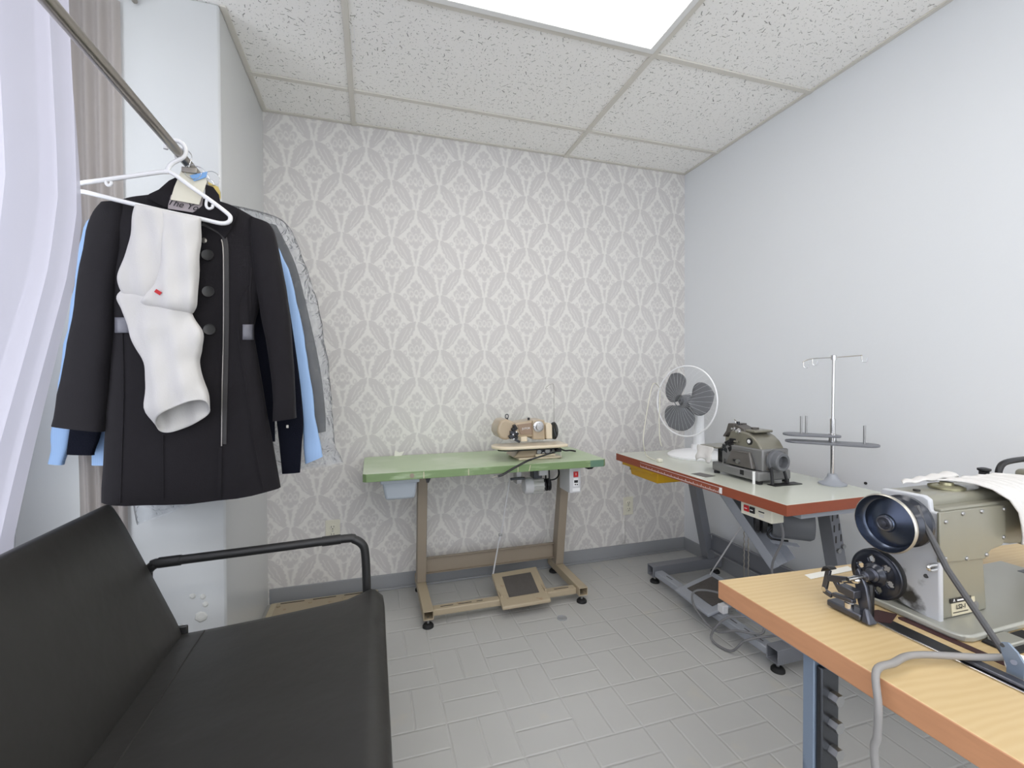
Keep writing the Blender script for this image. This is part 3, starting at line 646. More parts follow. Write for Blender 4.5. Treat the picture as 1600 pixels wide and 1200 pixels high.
# ================================================================== FUTON
fu = thing('futon', 'black vinyl futon couch with tube armrest below the window', 'futon', (-.35, .8, 0))
FY0, FY1 = -.18, 1.665
def seat(a, b, top=True):
    x = -.64 + .67*a; y = FY0 + (FY1-FY0)*b
    z = .362 + .05*a**1.5 + .008*math.sin(b*22)*(1-a)*a - .010*math.sin(PI*b)*math.sin(PI*a)
    e = max(0, (a-.93)/.07); z -= .03*e*e; f = max(0, (b-.985)/.015); z -= .02*f*f
    g = max(0, (b-.9)/.1)*max(0, (a-.82)/.18); z += .03*g
    if b > .97: x -= .035*max(0, (a-.9)/.1)*((b-.97)/.03)**2
    return V(x, y, z)
mb = MB(); N1, N2 = 40, 90
mb.grid(lambda a, b: seat(a, b), N1, N2)
edge = [seat(i/N1, 0) for i in range(N1+1)] + [seat(1, j/N2) for j in range(1, N2+1)] + [seat(i/N1, 1) for i in range(N1-1, -1, -1)] + [seat(0, j/N2) for j in range(N2-1, 0, -1)]
ctr = V(-.3, .75, 0)
def inset(p, k, dz): return V(p.x+(ctr.x-p.x)*k, p.y+(ctr.y-p.y)*k*.4, p.z-dz)
mb.rings([edge, [inset(p, -.012, .03) for p in edge], [inset(p, .02, .085) for p in edge]], True, False, True)
bmesh.ops.remove_doubles(mb.bm, verts=mb.bm.verts, dist=.0005)
mb.build('seat', 'vinyl', fu, 0, 2, 50)
MB().tube([seat(.19, j/60)+V(0, 0, .0005) for j in range(61)], .0035, 6).build('seat_seam', 'vinyl', fu)
def backr(a, b):   # a up, b along
    x = -.60-.165*a; z = .40+.40*a; y = FY0+(FY1-FY0)*b
    return V(x + .012*math.sin(PI*a) , y, z)
mb = MB(); rs = []
for k in range(61):
    b = k/60; y = FY0+(FY1-FY0)*b; q = 1-.5*max(0, (abs(b-.5)-.485)/.015)**2
    prof = []
    A, B = V(-.562, y, .345), V(-.746, y, .790); u = (B-A).normalized(); n = V(u.z, 0, -u.x)   # n: towards the sitter
    for i in range(24):
        t_ = 2*PI*i/24; c, s_ = math.cos(t_), math.sin(t_)
        L = (B-A).length/2
        prof.append((A+B)/2 + u*(L*math.copysign(abs(c)**.28, c)) + n*(.034*q*math.copysign(abs(s_)**.45, s_)) - n*.03)
    rs.append(prof)
mb.rings(rs).build('backrest', 'vinyl', fu, 0, 2, 60)
ar = [(-.678, FY1+.012, .40), (-.676, FY1+.012, .545), (-.672, FY1+.012, .563), (-.655, FY1+.012, .578), (-.63, FY1+.012, .582), (-.36, FY1+.012, .59), (-.10, FY1+.012, .598), (-.066, FY1+.012, .592), (-.04, FY1+.012, .572), (-.03, FY1+.012, .54), (-.026, FY1+.012, .44), (-.024, FY1+.012, .30), (-.024, FY1+.012, .006)]
tb('armrest', 'blackmetal', fu, ar, .0145, 14, 4)
tb('armrest', 'blackmetal', fu, [(x, FY0-.012, z) for x, y, z in ar], .0145, 14, 4)
for x0, x1 in ((-.645, -.585), (-.17, -.11)): tb('arm_sleeve', 'blackmetal', fu, [(x0, FY1+.012, .582+(x0+.63)*.0302), (x1, FY1+.012, .582+(x1+.63)*.0302)], .0165, 14)
for y in (FY1+.012, FY0-.012): tb('leg', 'blackmetal', fu, [(-.678, y, .41), (-.70, y, .006)], .0145, 12)
tb('seat_rail', 'blackmetal', fu, [(-.60, FY1-.03, .315), (-.05, FY1-.03, .318)], .013, 10)
tb('seat_rail', 'blackmetal', fu, [(-.045, FY1-.03, .315), (-.045, FY0+.03, .315)], .013, 10)
bx('hinge_plate', 'blackmetal', fu, -.66, -.56, FY1-.018, FY1-.008, .345, .385, .004)
hb = at(277, 985, 'Y', 1.655); cy('hinge_bolt', 'chrome', fu, hb+V(0, .02, 0), hb, .011, n=14)
cy('foot_cap', 'rubber', fu, (-.024, FY1+.012, 0), (-.024, FY1+.012, .02), .018, n=14)

# ================================================================== shared helpers for tables
def pY(name, m, par, poly, Y, d, bev=.003, **k): return MB().prism([at(x, y, 'Y', Y) for x, y in poly], (0, d, 0)).build(name, m, par, bev, **k)
def pX(name, m, par, poly, X, d, bev=.003, **k): return MB().prism([at(x, y, 'X', X) for x, y in poly], (d, 0, 0)).build(name, m, par, bev, **k)
def tubebox(mb, p0, p1, w, h, t=.004, open_ends=True, up=(0, 0, 1)):
    """hollow square tube from p0 to p1 (axis), width w, height h"""
    p0, p1 = Vector(p0), Vector(p1); d = (p1-p0).normalized(); up = Vector(up); s = d.cross(up).normalized(); u = s.cross(d)
    def q(p, a, b): return [p+s*a+u*b, p-s*a+u*b, p-s*a-u*b, p+s*a-u*b]
    o0, o1, i0, i1 = q(p0, w/2, h/2), q(p1, w/2, h/2), q(p0, w/2-t, h/2-t), q(p1, w/2-t, h/2-t)
    v = [mb._v(r) for r in (i0, o0, o1, i1)]
    for a, b in zip(v, v[1:]+v[:1]):
        for i in range(4): mb.bm.faces.new([a[i], a[(i+1) % 4], b[(i+1) % 4], b[i]])
    return mb
def pad(par, p, r=.026, stem=.03):
    f = MB().lathe((p[0], p[1], 0), (0, 0, 1), [(r, 0), (r, .008), (r*.8, .015), (r*.4, .018)], 22).build('foot_pad', 'rubber', par)
    cy('pad_stem', 'bolt', f, (p[0], p[1], .016), (p[0], p[1], .016+stem), .006, n=10); return f

# ================================================================== GREEN TABLE
ZG = .74
gt = thing('green_sewing_table', 'green topped sewing table on a tan metal frame against the wallpaper', 'table', (.55, 2.3, 0))
top = MB().prism([V(x, y, ZG-.036) for x, y in ((-.045, 2.075), (-.03, 2.062), (1.12, 2.062), (1.136, 2.078), (1.136, 2.50), (1.12, 2.515), (-.03, 2.515), (-.045, 2.50))], (0, 0, .036))
gtop = top.build('tabletop', 'green', gt, .002)
gtop.data.materials.append(M['greenedge'])
for f in gtop.data.polygons:
    if abs(f.normal.z) < .5: f.material_index = 1
cy('edge_bolt', 'tan', gt, (.165, 2.0625, ZG-.018), (.165, 2.058, ZG-.018), .010, n=14)
for x in (.215, .42, .66, .72): bx('edge_scratch', 'label', gtop, x, x+.0035, 2.0615, 2.0622, ZG-.034, ZG-.004, 0, Euler((0, .25*(x > .7), 0)).to_matrix())
bx('edge_tape', 'tealtape', gt, 1.045, 1.119, 2.0612, 2.0621, ZG-.035, ZG-.0015, 0)
pY('torn_tape', 'tape', gt, [(616, 715), (617, 704), (624, 707), (632, 705), (626, 714)], 2.50, .001, 0)
LX = (.238, 1.022)
for x in LX:
    w = .024
    MB().hexa([V(x-w, 2.405, .082), V(x+w, 2.405, .082), V(x+w, 2.475, .082), V(x-w, 2.475, .082)], [V(x-w, 2.30, ZG-.036), V(x+w, 2.30, ZG-.036), V(x+w, 2.36, ZG-.036), V(x-w, 2.36, ZG-.036)]).build('upright', 'tan', gt, .004)
    tubebox(MB(), (x, 2.095, .062), (x, 2.535, .062), .048, .042).build('foot_tube', 'tan2', gt, .002)
    pad(gt, (x, 2.118)); pad(gt, (x, 2.50))
    bx('top_bracket', 'tan', gt, x-.03, x+.03, 2.12, 2.48, ZG-.046, ZG-.0365, .002)
st = MB(); x0, x1 = LX[0]+.024, LX[1]-.024
st.box(x0, x1, 2.448, 2.452, .112, .198).box(x0, x1, 2.430, 2.452, .194, .198).box(x0, x1, 2.430, 2.452, .112, .116)
st.build('stretcher', 'tan', gt, .002)
MB().box(LX[0]+.024, LX[1]-.024, 2.125, 2.170, .040, .072).build('pedal_rail', 'tan2', gt, .005)
for a, b in ((.30, .36), (.385, .45), (.475, .505), (.88, .96)): bx('rail_slot', 'slotd', gt, a, b, 2.143, 2.149, .0716, .0724, 0)
pd = MB(); A, B, C_, D = V(.582, 2.062, .066), V(.832, 2.066, .066), V(.86, 2.352, .112), V(.598, 2.335, .112)
pd.hexa([A-V(0, 0, .018), B-V(0, 0, .018), C_-V(0, 0, .014), D-V(0, 0, .014)], [A, B, C_, D]); ped = pd.build('treadle', 'tan2', gt, .006, 3)
lerp = lambda u, v: (A*(1-u)+B*u)*(1-v)+(D*(1-u)+C_*u)*v + V(0, 0, .0008)
MB().prism([lerp(.19, .22), lerp(.82, .22), lerp(.82, .83), lerp(.19, .83)], (0, 0, .0022)).build('treadle_mat', 'matd', ped, .001)
for x in (.60, .83): bx('treadle_hinge', 'tan2', gt, x-.006, x+.006, 2.13, 2.19, .072, .088, .002)
r0, r1 = at(770, 899, 'Y', 2.335), at(797, 747, 'Y', 2.30); mid = r0.lerp(r1, .42)
tb('pitman_rod', 'boxw', gt, [r0, mid], .0042, 8); tb('pitman_rod', 'boxw', gt, [mid-V(0, 0, .03), r1], .0036, 8)
bx('rod_clamp', 'bolt', gt, mid.x-.008, mid.x+.012, mid.y-.006, mid.y+.006, mid.z-.008, mid.z+.006, .002)
bn = MB(); bn.hexa([V(.052, 2.125, .602), V(.182, 2.125, .602), V(.182, 2.36, .602), V(.052, 2.36, .602)], [V(.037, 2.115, .688), V(.195, 2.115, .688), V(.195, 2.37, .688), V(.037, 2.37, .688)])
bo = bn.build('drawer_bin', 'bin', gt, .012, 3); bx('bin_rim', 'bin', bo, .030, .202, 2.108, 2.378, .680, .702, .003)
MB().hexa([V(.24, 2.17, .66), V(.252, 2.17, .66), V(.252, 2.28, .703), V(.24, 2.28, .703)], [V(.24, 2.17, .703), V(.27, 2.17, .703), V(.27, 2.30, .7035), V(.24, 2.30, .7035)]).build('bin_bracket', 'blk', gt, .002)
# motor under the table
mo = MB(); MX, MY, MZ = .845, 2.30, .575
m1 = MB().lathe((MX-.075, MY, MZ), (1, 0, 0), [(.012, -.004), (.038, 0), (.044, .012), (.044, .045)], 28).build('motor_end_bell', 'boxw', gt)
rb = MB(); rb.lathe((MX-.03, MY, MZ), (1, 0, 0), [(.040, 0), (.040, .06)], 28)
for i in range(14):
    a = 2*PI*i/14; c, s_ = math.cos(a), math.sin(a); R = Matrix.Rotation(-a, 3, 'X')
    rb.box(MX-.03, MX+.03, MY+.039, MY+.047, MZ-.0022, MZ+.0022, Matrix.Rotation(a, 3, 'X'), (MX, MY, MZ))
rb.build('motor_body', 'motor', gt)
MB().lathe((MX+.031, MY, MZ), (1, 0, 0), [(.036, 0), (.034, .012), (.016, .014), (.016, .02), (.034, .022), (.034, .026), (.027, .031), (.034, .036), (.034, .042), (.01, .044)], 26).build('motor_pulley', 'blk', gt)
bx('motor_bracket', 'darksteel', gt, MX-.03, MX+.02, MY-.03, MY+.03, MZ+.042, ZG-.0365, .004)
bx('motor_label_box', 'boxw', gt, MX-.005, MX+.045, MY-.052, MY-.006, MZ+.062, ZG-.038, .003)
bx('lever_bracket', 'bolt', gt, .715, .745, 2.255, 2.31, .60, ZG-.0365, .003)
bx('lever_arm', 'darksteel', gt, .68, .76, 2.24, 2.254, .625, .637, .003)
tb('drive_belt', 'blk', gt, [(MX+.062, MY-.027, MZ), (MX+.062, MY-.024, ZG-.04)], .0045, 8)
tb('drive_belt', 'blk', gt, [(MX+.062, MY+.027, MZ), (MX+.062, MY+.024, ZG-.04)], .0045, 8)
tb('motor_cable', 'blk', gt, [(MX+.03, MY+.04, MZ+.02), (MX+.11, MY+.02, MZ+.02), (MX+.13, MY, MZ+.06), (MX+.10, MY-.01, ZG-.05), (MX+.09, MY-.01, ZG-.037)], .004, 8, 6)
# control box on the front right
YB2 = 2.135
p0, p1 = at(890, 771, 'Y', YB2), at(907.5, 737, 'Y', YB2)
cb = MB().box(p0.x, p1.x, YB2, YB2+.13, p0.z, ZG-.0362).build('control_box', 'boxw', gt, .003)
def onbox(x0, y0, x1, y1, m, nm, th=.002):
    a, b = at(x0, y1, 'Y', YB2), at(x1, y0, 'Y', YB2); return bx(nm, m, cb, a.x, b.x, YB2-th, YB2+.0005, a.z, b.z, .0006)
onbox(896, 736.5, 903, 745.5, 'red', 'rocker_switch', .005); onbox(896, 746.5, 903.5, 760, 'white', 'display_plate', .001); onbox(897, 750, 903, 754.5, 'blk', 'display', .0018)
onbox(897.8, 756, 899.8, 758, 'blk', 'button', .002); onbox(900.8, 756, 902.8, 758, 'blk', 'button', .002); onbox(894.5, 762, 906, 768, 'white', 'sticker', .001)
a = at(900, 741, 'Y', YB2-.0052); bx('rocker_mark', 'white', cb, a.x-.001, a.x+.001, YB2-.0056, YB2-.0049, a.z-.006, a.z+.006, 0)
MB().hexa([V(1.075, 2.15, .675), V(1.10, 2.15, .675), V(1.10, 2.2, .675), V(1.075, 2.2, .675)], [V(1.075, 2.14, .7035), V(1.125, 2.14, .7035), V(1.125, 2.2, .7035), V(1.075, 2.2, .7035)]).build('knee_bracket', 'blk', gt, .002)

# ---- blind-stitch machine on the green table
BYM = 2.21
bm_ = thing('blind_stitch_machine', 'small beige blind-stitch sewing machine on the green table', 'sewing machine', (.77, 2.26, ZG))
G = lambda x, y, Y=BYM: at(x, y, 'Y', Y)
b0 = G(812, 719, 2.19); 
MB().box(.70, .935, 2.165, 2.345, ZG+.0002, ZG+.012).build('base_plate', 'machl', bm_, .004)
MB().hexa([V(.675, 2.18, ZG+.012), V(.80, 2.18, ZG+.012), V(.80, 2.33, ZG+.012), V(.675, 2.33, ZG+.012)], [V(.735, 2.20, .80), V(.82, 2.20, .80), V(.82, 2.32, .80), V(.735, 2.32, .80)]).build('pedestal', 'mach', bm_, .008, 3)
bx('mechanism_housing', 'darksteel', bm_, .80, .91, 2.20, 2.32, ZG+.012, .795, .004)
for x, z, r in ((.815, .775, .012), (.838, .765, .009), (.862, .778, .014), (.885, .764, .010), (.90, .78, .012)): cy('linkage_pin', 'bolt', bm_, (x, 2.20, z), (x, 2.182, z), r, n=14)
bx('lift_lever', 'machl', bm_, .79, .90, 2.168, 2.18, ZG+.013, ZG+.026, .003)
# cloth plate with a rounded nose
zp = .802
nose = [V(.565, 2.19, zp), V(.572, 2.165, zp), V(.60, 2.13, zp), V(.64, 2.115, zp), V(.92, 2.115, zp), V(.955, 2.13, zp), V(.955, 2.26, zp), V(.60, 2.26, zp), V(.572, 2.23, zp)]
MB().prism(nose, (0, 0, .016)).build('cloth_plate', 'machl', bm_, .006, 3)
MB().prism([V(p.x*.9+.09, p.y*.55+1.0, zp-.014) for p in nose[:5]] + [V(.9, 2.24, zp-.014), V(.66, 2.24, zp-.014)], (0, 0, .0135)).build('plate_underside', 'blk', bm_, .003)
# head, arm, column
pY('machine_head', 'mach', bm_, [(781, 684), (777, 676), (778, 667), (783, 657), (792, 655), (803, 659), (808, 668), (804, 679), (796, 687), (788, 688)], 2.165, .13, .012, seg=4)
MB().lathe(G(779, 675, 2.225), (-1, -.15, 0), [(.024, -.01), (.024, .006), (.016, .014), (.002, .016)], 24).build('head_cap', 'machl', bm_)
tb('thread_ring', 'darksteel', bm_, [G(792+2.4*math.cos(a*PI/6), 650.5+3.4*math.sin(a*PI/6), 2.22) for a in range(12)], .0022, 8, 0, True)
cy('ring_post', 'darksteel', bm_, G(792, 656, 2.22), G(792, 653, 2.22), .007, n=12)
pY('arm', 'mach', bm_, [(804, 661), (832, 657), (836, 658), (836, 683), (806, 683)], 2.20, .11, .010, seg=3)
pn = pY('arm_panel', 'machd', bm_, [(808.5, 664), (831, 660.5), (833, 679), (813, 679)], 2.196, .006, .002)
text('maker_name', 'JUTOR', .0145, G(822, 669.5, 2.1948), G(830, 669, 2.19)-G(812, 670.5, 2.19), (0, 0, 1), 'white', pn, .0004)
pY('column', 'mach', bm_, [(832.5, 657), (851, 656), (852, 687), (833, 687)], 2.188, .13, .006, seg=3)
d = MB().lathe(G(841, 666.5, 2.188), (0, -1, 0), [(.029, 0), (.029, .006), (.024, .009), (.018, .009), (.018, .012), (.016, .022), (.004, .023)], 28).build('stitch_dial', 'dial', bm_)
for x in (834.5, 847.5): cy('dial_mark', 'blk', d, G(x, 666, 2.181), G(x, 666, 2.1785), .003, n=8)
pY('belt_cover', 'machl', bm_, [(853, 664), (856, 661), (860, 661), (863, 664), (863.5, 686), (854, 686)], 2.175, .13, .006, seg=3)
MB().lathe(G(853, 673, 2.245), (-1, 0, 0), [(.045, 0), (.045, .006), (.01, .007)], 26).build('pulley', 'blk', bm_)
MB().lathe(G(864, 673, 2.245), (1, 0, 0), [(.045, 0), (.047, .008), (.04, .014), (.012, .016)], 26).build('handwheel', 'blk', bm_)
pY('side_arm', 'darksteel', bm_, [(866, 668), (869, 677), (871, 683), (868, 683), (865, 674)], 2.19, .02, .002)
pY('plate_bridge', 'machl', bm_, [(814, 683), (824, 682), (824, 690), (814, 690)], 2.17, .05, .003)
cy('top_knob', 'blk', bm_, G(826, 657, 2.24), G(826, 652.5, 2.24), .006, n=14)
# presser linkage: small dark pieces at the needle
for k, (x, y, w, h) in enumerate(((804, 670, 5, 4), (801, 676, 4, 4), (806, 678, 5, 5), (799, 682, 4, 4), (805, 684, 5, 3), (809, 689, 5, 3), (804, 666, 2, 3))):
    w, h = w*1.5, h*1.4; a, b = G(x-w/2-.5, y+h/2, 2.15), G(x+w/2+.5, y-h/2, 2.15); bx('presser_link', ('blk', 'darksteel')[k % 2], bm_, a.x, b.x, 2.142+.004*(k % 3), 2.168, a.z, b.z, .002, Euler((0, .5*(k % 3-1), 0)).to_matrix())
for x, y in ((802, 679), (807, 675), (803, 686)): cy('link_screw', 'bolt', bm_, G(x, y, 2.143), G(x, y, 2.137), .004, n=10)
tb('thread_guide', 'steel', bm_, [G(865.5, 686, 2.27), G(865.5, 640, 2.27), G(865.3, 604, 2.27), G(862, 600, 2.27), G(858, 601.5, 2.27), G(853.5, 605, 2.27), G(853, 608, 2.27), G(856, 607, 2.27)], .0014, 6, 3)
tb('knee_lever', 'darksteel', bm_, [G(874, 704, 2.155), G(828, 718.5, 2.06)], .0042, 8)
tb('knee_lever', 'blk', bm_, [G(830, 718, 2.06), G(822, 721, 2.045), G(800, 733, 2.035), G(786, 741.5, 2.03), G(778, 744, 2.03)], .0055, 8, 3)
tb('lever_tip', 'steel', bm_, [G(779, 743.5, 2.03), G(769, 746.5, 2.03)], .0022, 6)
tb('lever_link', 'steel', bm_, [G(873, 700, 2.16), G(876, 708, 2.155), G(876, 715, 2.15), G(871, 716, 2.15)], .0018, 6, 3)
bx('lever_pivot', 'blk', bm_, *(lambda p: (p.x-.018, p.x+.012, p.y-.012, p.y+.012, p.z-.008, p.z+.008))(G(873, 703.5, 2.16)), .003)
tb('power_cord', 'blk', bm_, [V(.95, 2.29, .80), V(.975, 2.295, .772), V(1.01, 2.305, .754), V(1.045, 2.312, .752), V(1.072, 2.318, .747), V(1.078, 2.31, .746)], .0045, 8, 4)

# ================================================================== TABLE TWO (fan, overlocker, thread stand)
ZT = .73
T0, T1, TA, TB = 1.312, 1.79, 1.168, 2.268
t2 = thing('overlock_table', 'pale topped table with red-brown edge and grey frame by the white wall', 'table', (1.55, 1.7, 0))
tt = MB().box(T0, T1, TA, TB, ZT-.038, ZT).build('tabletop', 't2top', t2, .0015)
eb = MB(); e = .0012
eb.box(T0-e, T0, TA-e, TB+e, ZT-.038, ZT-.001).box(T1, T1+e, TA-e, TB+e, ZT-.038, ZT-.001).box(T0, T1, TA-e, TA, ZT-.038, ZT-.001).box(T0, T1, TB, TB+e, ZT-.038, ZT-.001)
eb.build('edge_band', 't2edge', t2)
# printed tape measure glued to the front edge
ms = MB(); tp = MB()
tp.box(T0-e-.0006, T0-e-.0001, 1.47, 2.03, ZT-.033, ZT-.010)
tape = tp.build('tape_measure', 't2edge', t2)
for k in range(112):
    y = 2.025-.005*k; h = .012 if k % 10 == 0 else (.008 if k % 5 == 0 else .005)
    ms.box(T0-e-.0010, T0-e-.0006, y-.0008, y+.0008, ZT-.033, ZT-.033+h)
ms.box(T0-e-.0010, T0-e-.0006, 1.47, 2.03, ZT-.0118, ZT-.0105)
mk = ms.build('tape_marks', 'white', tape); mk['kind'] = 'stuff'
bx('tape_end', 'white', t2, T0-e-.0012, T0-e-.0001, 1.458, 1.472, ZT-.034, ZT-.010, 0)
FYs = (1.385, 2.20)
for y in FYs:
    w = .03
    MB().hexa([V(1.855, y-w, .10), V(1.905, y-w, .10), V(1.905, y+w, .10), V(1.855, y+w, .10)], [V(1.735, y-w, .65), V(1.785, y-w, .65), V(1.785, y+w, .65), V(1.735, y+w, .65)]).build('upright', 'gframe', t2, .004)
    tubebox(MB(), (1.485, y, .070), (1.955, y, .070), .055, .058).build('foot_tube', 'gframe', t2, .002)
    pad(t2, (1.515, y), .026, .03); pad(t2, (1.93, y), .026, .03)
    hd = MB(); hd.box(T0+.07, T1-.01, y-.045, y+.045, ZT-.046, ZT-.0385).box(T0+.07, T1-.01, y-.047, y-.043, .635, ZT-.040).box(T0+.07, T1-.01, y+.043, y+.047, .635, ZT-.040)
    hd.build('head_bracket', 'gframe2', t2, .002)
bx('end_apron', 'gframe2', t2, 1.40, T1-.008, TA+.02, TA+.06, ZT-.062, ZT-.0385, .003)
slp = MB()
y = FYs[0]-.0305
for dy, zz in ((-.014, .59), (-.014, .545), (.014, .60), (.014, .55), (-.014, .50), (.014, .505)):
    x = 1.855-(zz-.10)*.12/.55+.024+dy; bx('height_slot', 'slotd', t2, x-.003, x+.003, y-.0006, y+.0002, zz-.014, zz+.014, 0)
for zz in (.455, .47):
    x = 1.855-(zz-.10)*.12/.55+.025; cy('frame_bolt', 'bolt', t2, (x+(.014 if zz > .46 else -.014), y, zz), (x+(.014 if zz > .46 else -.014), y-.008, zz), .010, n=6)
for dz in (.60, .605):
    x = 1.855-(dz-.10)*.12/.55; yy = 2.19 if dz < .602 else 2.215; cy('frame_bolt', 'bolt', t2, (x, yy, dz), (x-.008, yy, dz), .009, n=6)
st = MB(); st.box(1.878, 1.882, FYs[0]+.03, FYs[1]-.03, .155, .25).box(1.860, 1.882, FYs[0]+.03, FYs[1]-.03, .246, .25).box(1.860, 1.882, FYs[0]+.03, FYs[1]-.03, .155, .159)
st.build('stretcher', 'gframe', t2, .002)
MB().box(1.495, 1.545, FYs[0]+.028, FYs[1]-.028, .045, .075).build('pedal_rail', 'gframe2', t2, .004)
for a, b in ((1.46, 1.56), (1.60, 1.66), (2.05, 2.10)): bx('rail_slot', 'slotd', t2, 1.518, 1.523, a, b, .0746, .0754, 0)
A, B, C_, D = V(1.455, 1.94, .085), V(1.44, 1.685, .085), V(1.70, 1.685, .135), V(1.70, 1.96, .135)
ped = MB().hexa([q-V(0, 0, .016) for q in (A, B, C_, D)], [A, B, C_, D]).build('treadle', 'gframe2', t2, .006, 3)
MB().prism([lerp(.14, .2), lerp(.86, .2), lerp(.86, .85), lerp(.14, .85)], (0, 0, .0022)).build('treadle_mat', 'matd', ped, .001)
# waste chute, a U-shaped trough
a0, a1 = V(1.50, 1.675, .685), V(1.58, 1.44, .385); dd = (a1-a0).normalized(); ww = V(1, 0, 0); ww = (ww-dd*ww.dot(dd)).normalized(); nn = dd.cross(ww).normalized()
if nn.z < 0: nn = -nn
ch = MB(); hw, hh, th = .052, .048, .003
for (u0, u1, n0, n1) in ((-hw, hw, 0, th), (-hw, -hw+th, 0, hh), (hw-th, hw, 0, hh)):
    ch.hexa([a0+ww*u0+nn*n0, a0+ww*u1+nn*n0, a0+ww*u1+nn*n1, a0+ww*u0+nn*n1], [a1+ww*u0+nn*n0, a1+ww*u1+nn*n0, a1+ww*u1+nn*n1, a1+ww*u0+nn*n1])
ch.build('waste_chute', 'gframe2', t2)
# switch box
sw = MB().box(T0+.02, T0+.075, 1.245, 1.385, .640, ZT-.0385).build('switch_box', 'ivory', t2, .003)
xs = T0+.02
for y0, y1, m in ((1.345, 1.368, 'red'), (1.318, 1.341, 'blk')): bx('push_button', m, sw, xs-.004, xs+.001, y0, y1, .655, .678, .0015)
bx('button_label', 'ink', sw, xs-.0008, xs+.0005, 1.277, 1.302, .668, .672, 0)
for z in (.652, .658): bx('button_label', 'boxw', sw, xs-.0008, xs+.0005, 1.279, 1.300, z, z+.003, 0)
for y in (1.357, 1.330): bx('button_mark', 'white', sw, xs-.0048, xs-.0038, y-.006, y+.006, .665, .668, 0)
# motor
q = V(1.625, 1.385, .575)
MB().lathe(q, (.75, -.65, 0), [(.060, -.10), (.068, -.09), (.068, .03), (.061, .043), (.028, .047), (.026, .043), (.003, .043)], 32).build('motor_body', 'gmotor', t2)
MB().lathe(q-V(.75, -.65, 0).normalized()*.105, (-.75, .65, 0), [(.03, -.01), (.03, .01), (.055, .014), (.058, .03), (.05, .036), (.058, .042), (.055, .056), (.01, .058)], 28).build('clutch_pulley', 'blk', t2)
bx('motor_mount', 'blk', t2, q.x-.07, q.x+.02, q.y+.0, q.y+.07, q.z+.065, ZT-.0385, .004)
MB().hexa([V(1.50, 1.40, .500), V(1.515, 1.40, .500), V(1.60, 1.36, .488), V(1.59, 1.36, .488)], [V(1.50, 1.415, .508), V(1.515, 1.415, .508), V(1.60, 1.375, .498), V(1.59, 1.375, .498)]).build('clutch_lever', 'gframe2', t2, .003)
tb('clutch_link', 'blk', t2, [V(1.52, 1.42, .55), V(1.51, 1.43, .525), V(1.53, 1.42, .505), V(1.58, 1.40, .50)], .005, 8, 4)
tb('switch_cable', 'dcable', t2, [V(xs+.05, 1.255, .642), V(xs+.055, 1.25, .58), V(xs+.06, 1.30, .46), V(xs+.10, 1.31, .34), V(xs+.18, 1.31, .27), V(xs+.30, 1.40, .16)], .0042, 8, 6)
tb('pitman_rod', 'boxw', t2, [V(1.66, 1.93, .135), V(1.62, 1.66, .50)], .0035, 8)
for k, yy in enumerate((1.70, 1.73)):
    cm = MB()
    tb('chain', 'steel', t2, [V(1.68, yy-.004*k+.002*((i % 2)*2-1), .14+.013*i) for i in range(28)], .0028, 6)
# yellow drawer
yd = MB().hexa([V(T0+.065, 1.98, .615), V(T0+.065, 2.22, .615), V(T0+.30, 2.22, .615), V(T0+.30, 1.98, .615)], [V(T0+.06, 1.97, .672), V(T0+.06, 2.235, .672), V(T0+.31, 2.235, .672), V(T0+.31, 1.97, .672)]).build('drawer', 'yellow', t2, .006)
bx('drawer_lip', 'yellow', yd, T0+.02, T0+.315, 1.96, 2.24, .670, ZT-.0385, .003)

# cables coiled over the treadle
cb2 = thing('grey_power_cable', 'loose grey cable coiled over the treadle under the pale table', 'cable', (1.5, 1.65, 0))
tb('cable_coil', 'dcable', cb2, [V(1.58, 1.60, .15), V(1.50, 1.72, .165), V(1.43, 1.77, .15), V(1.40, 1.72, .10), V(1.42, 1.62, .05), V(1.46, 1.54, .085), V(1.52, 1.47, .10), V(1.55, 1.50, .13), V(1.50, 1.56, .13), V(1.44, 1.60, .10), V(1.40, 1.62, .02), V(1.42, 1.53, .012), V(1.455, 1.49, .07), V(1.52, 1.44, .105), V(1.56, 1.36, .14), V(1.62, 1.30, .09), V(1.66, 1.26, .02)], .005, 8, 6)
bx('cable_plug', 'boxw', cb2, 1.445, 1.475, 1.60, 1.635, .125, .16, .004)

# ---- fan
FB = V(1.665, 2.035, ZT)
fn = thing('desk_fan', 'white desk fan with three grey blades standing on the pale table in the corner', 'fan', FB)
MB().lathe(FB, (0, 0, 1), [(.150, .0005), (.152, .010), (.135, .020), (.09, .032), (.05, .038), (.01, .039)], 40).build('fan_base', 'fanw', fn)
ax = V(-.965, -.25, .06).normalized(); side = ax.cross(V(0, 0, 1)).normalized(); upv = side.cross(ax).normalized()
FC = V(1.585, 2.028, 1.030)
nb = FB+V(.02, .012, 0)
cy('neck_collar', 'fanw', fn, nb+V(0, 0, .034), nb+V(0, 0, .062), .040, .036, 24)
cy('neck', 'fanw', fn, nb+V(0, 0, .06), nb+V(.0, 0, .235), .030, .026, 22)
MB().lathe(FC-ax*.045, -ax, [(.045, 0), (.052, .01), (.05, .07), (.035, .10), (.004, .108)], 28).build('motor_housing', 'fanw', fn)
tb('tilt_yoke', 'fanw', fn, [nb+V(0, 0, .23), FC-ax*.075-V(0, 0, .045)], .018, 12)
R_ = .186
def fp(r, a, h): return FC + (side*math.cos(a)+upv*math.sin(a))*r + ax*h
tb('cage_rim', 'fanw', fn, [fp(R_, 2*PI*k/56, 0) for k in range(56)], .0042, 8, 0, True)
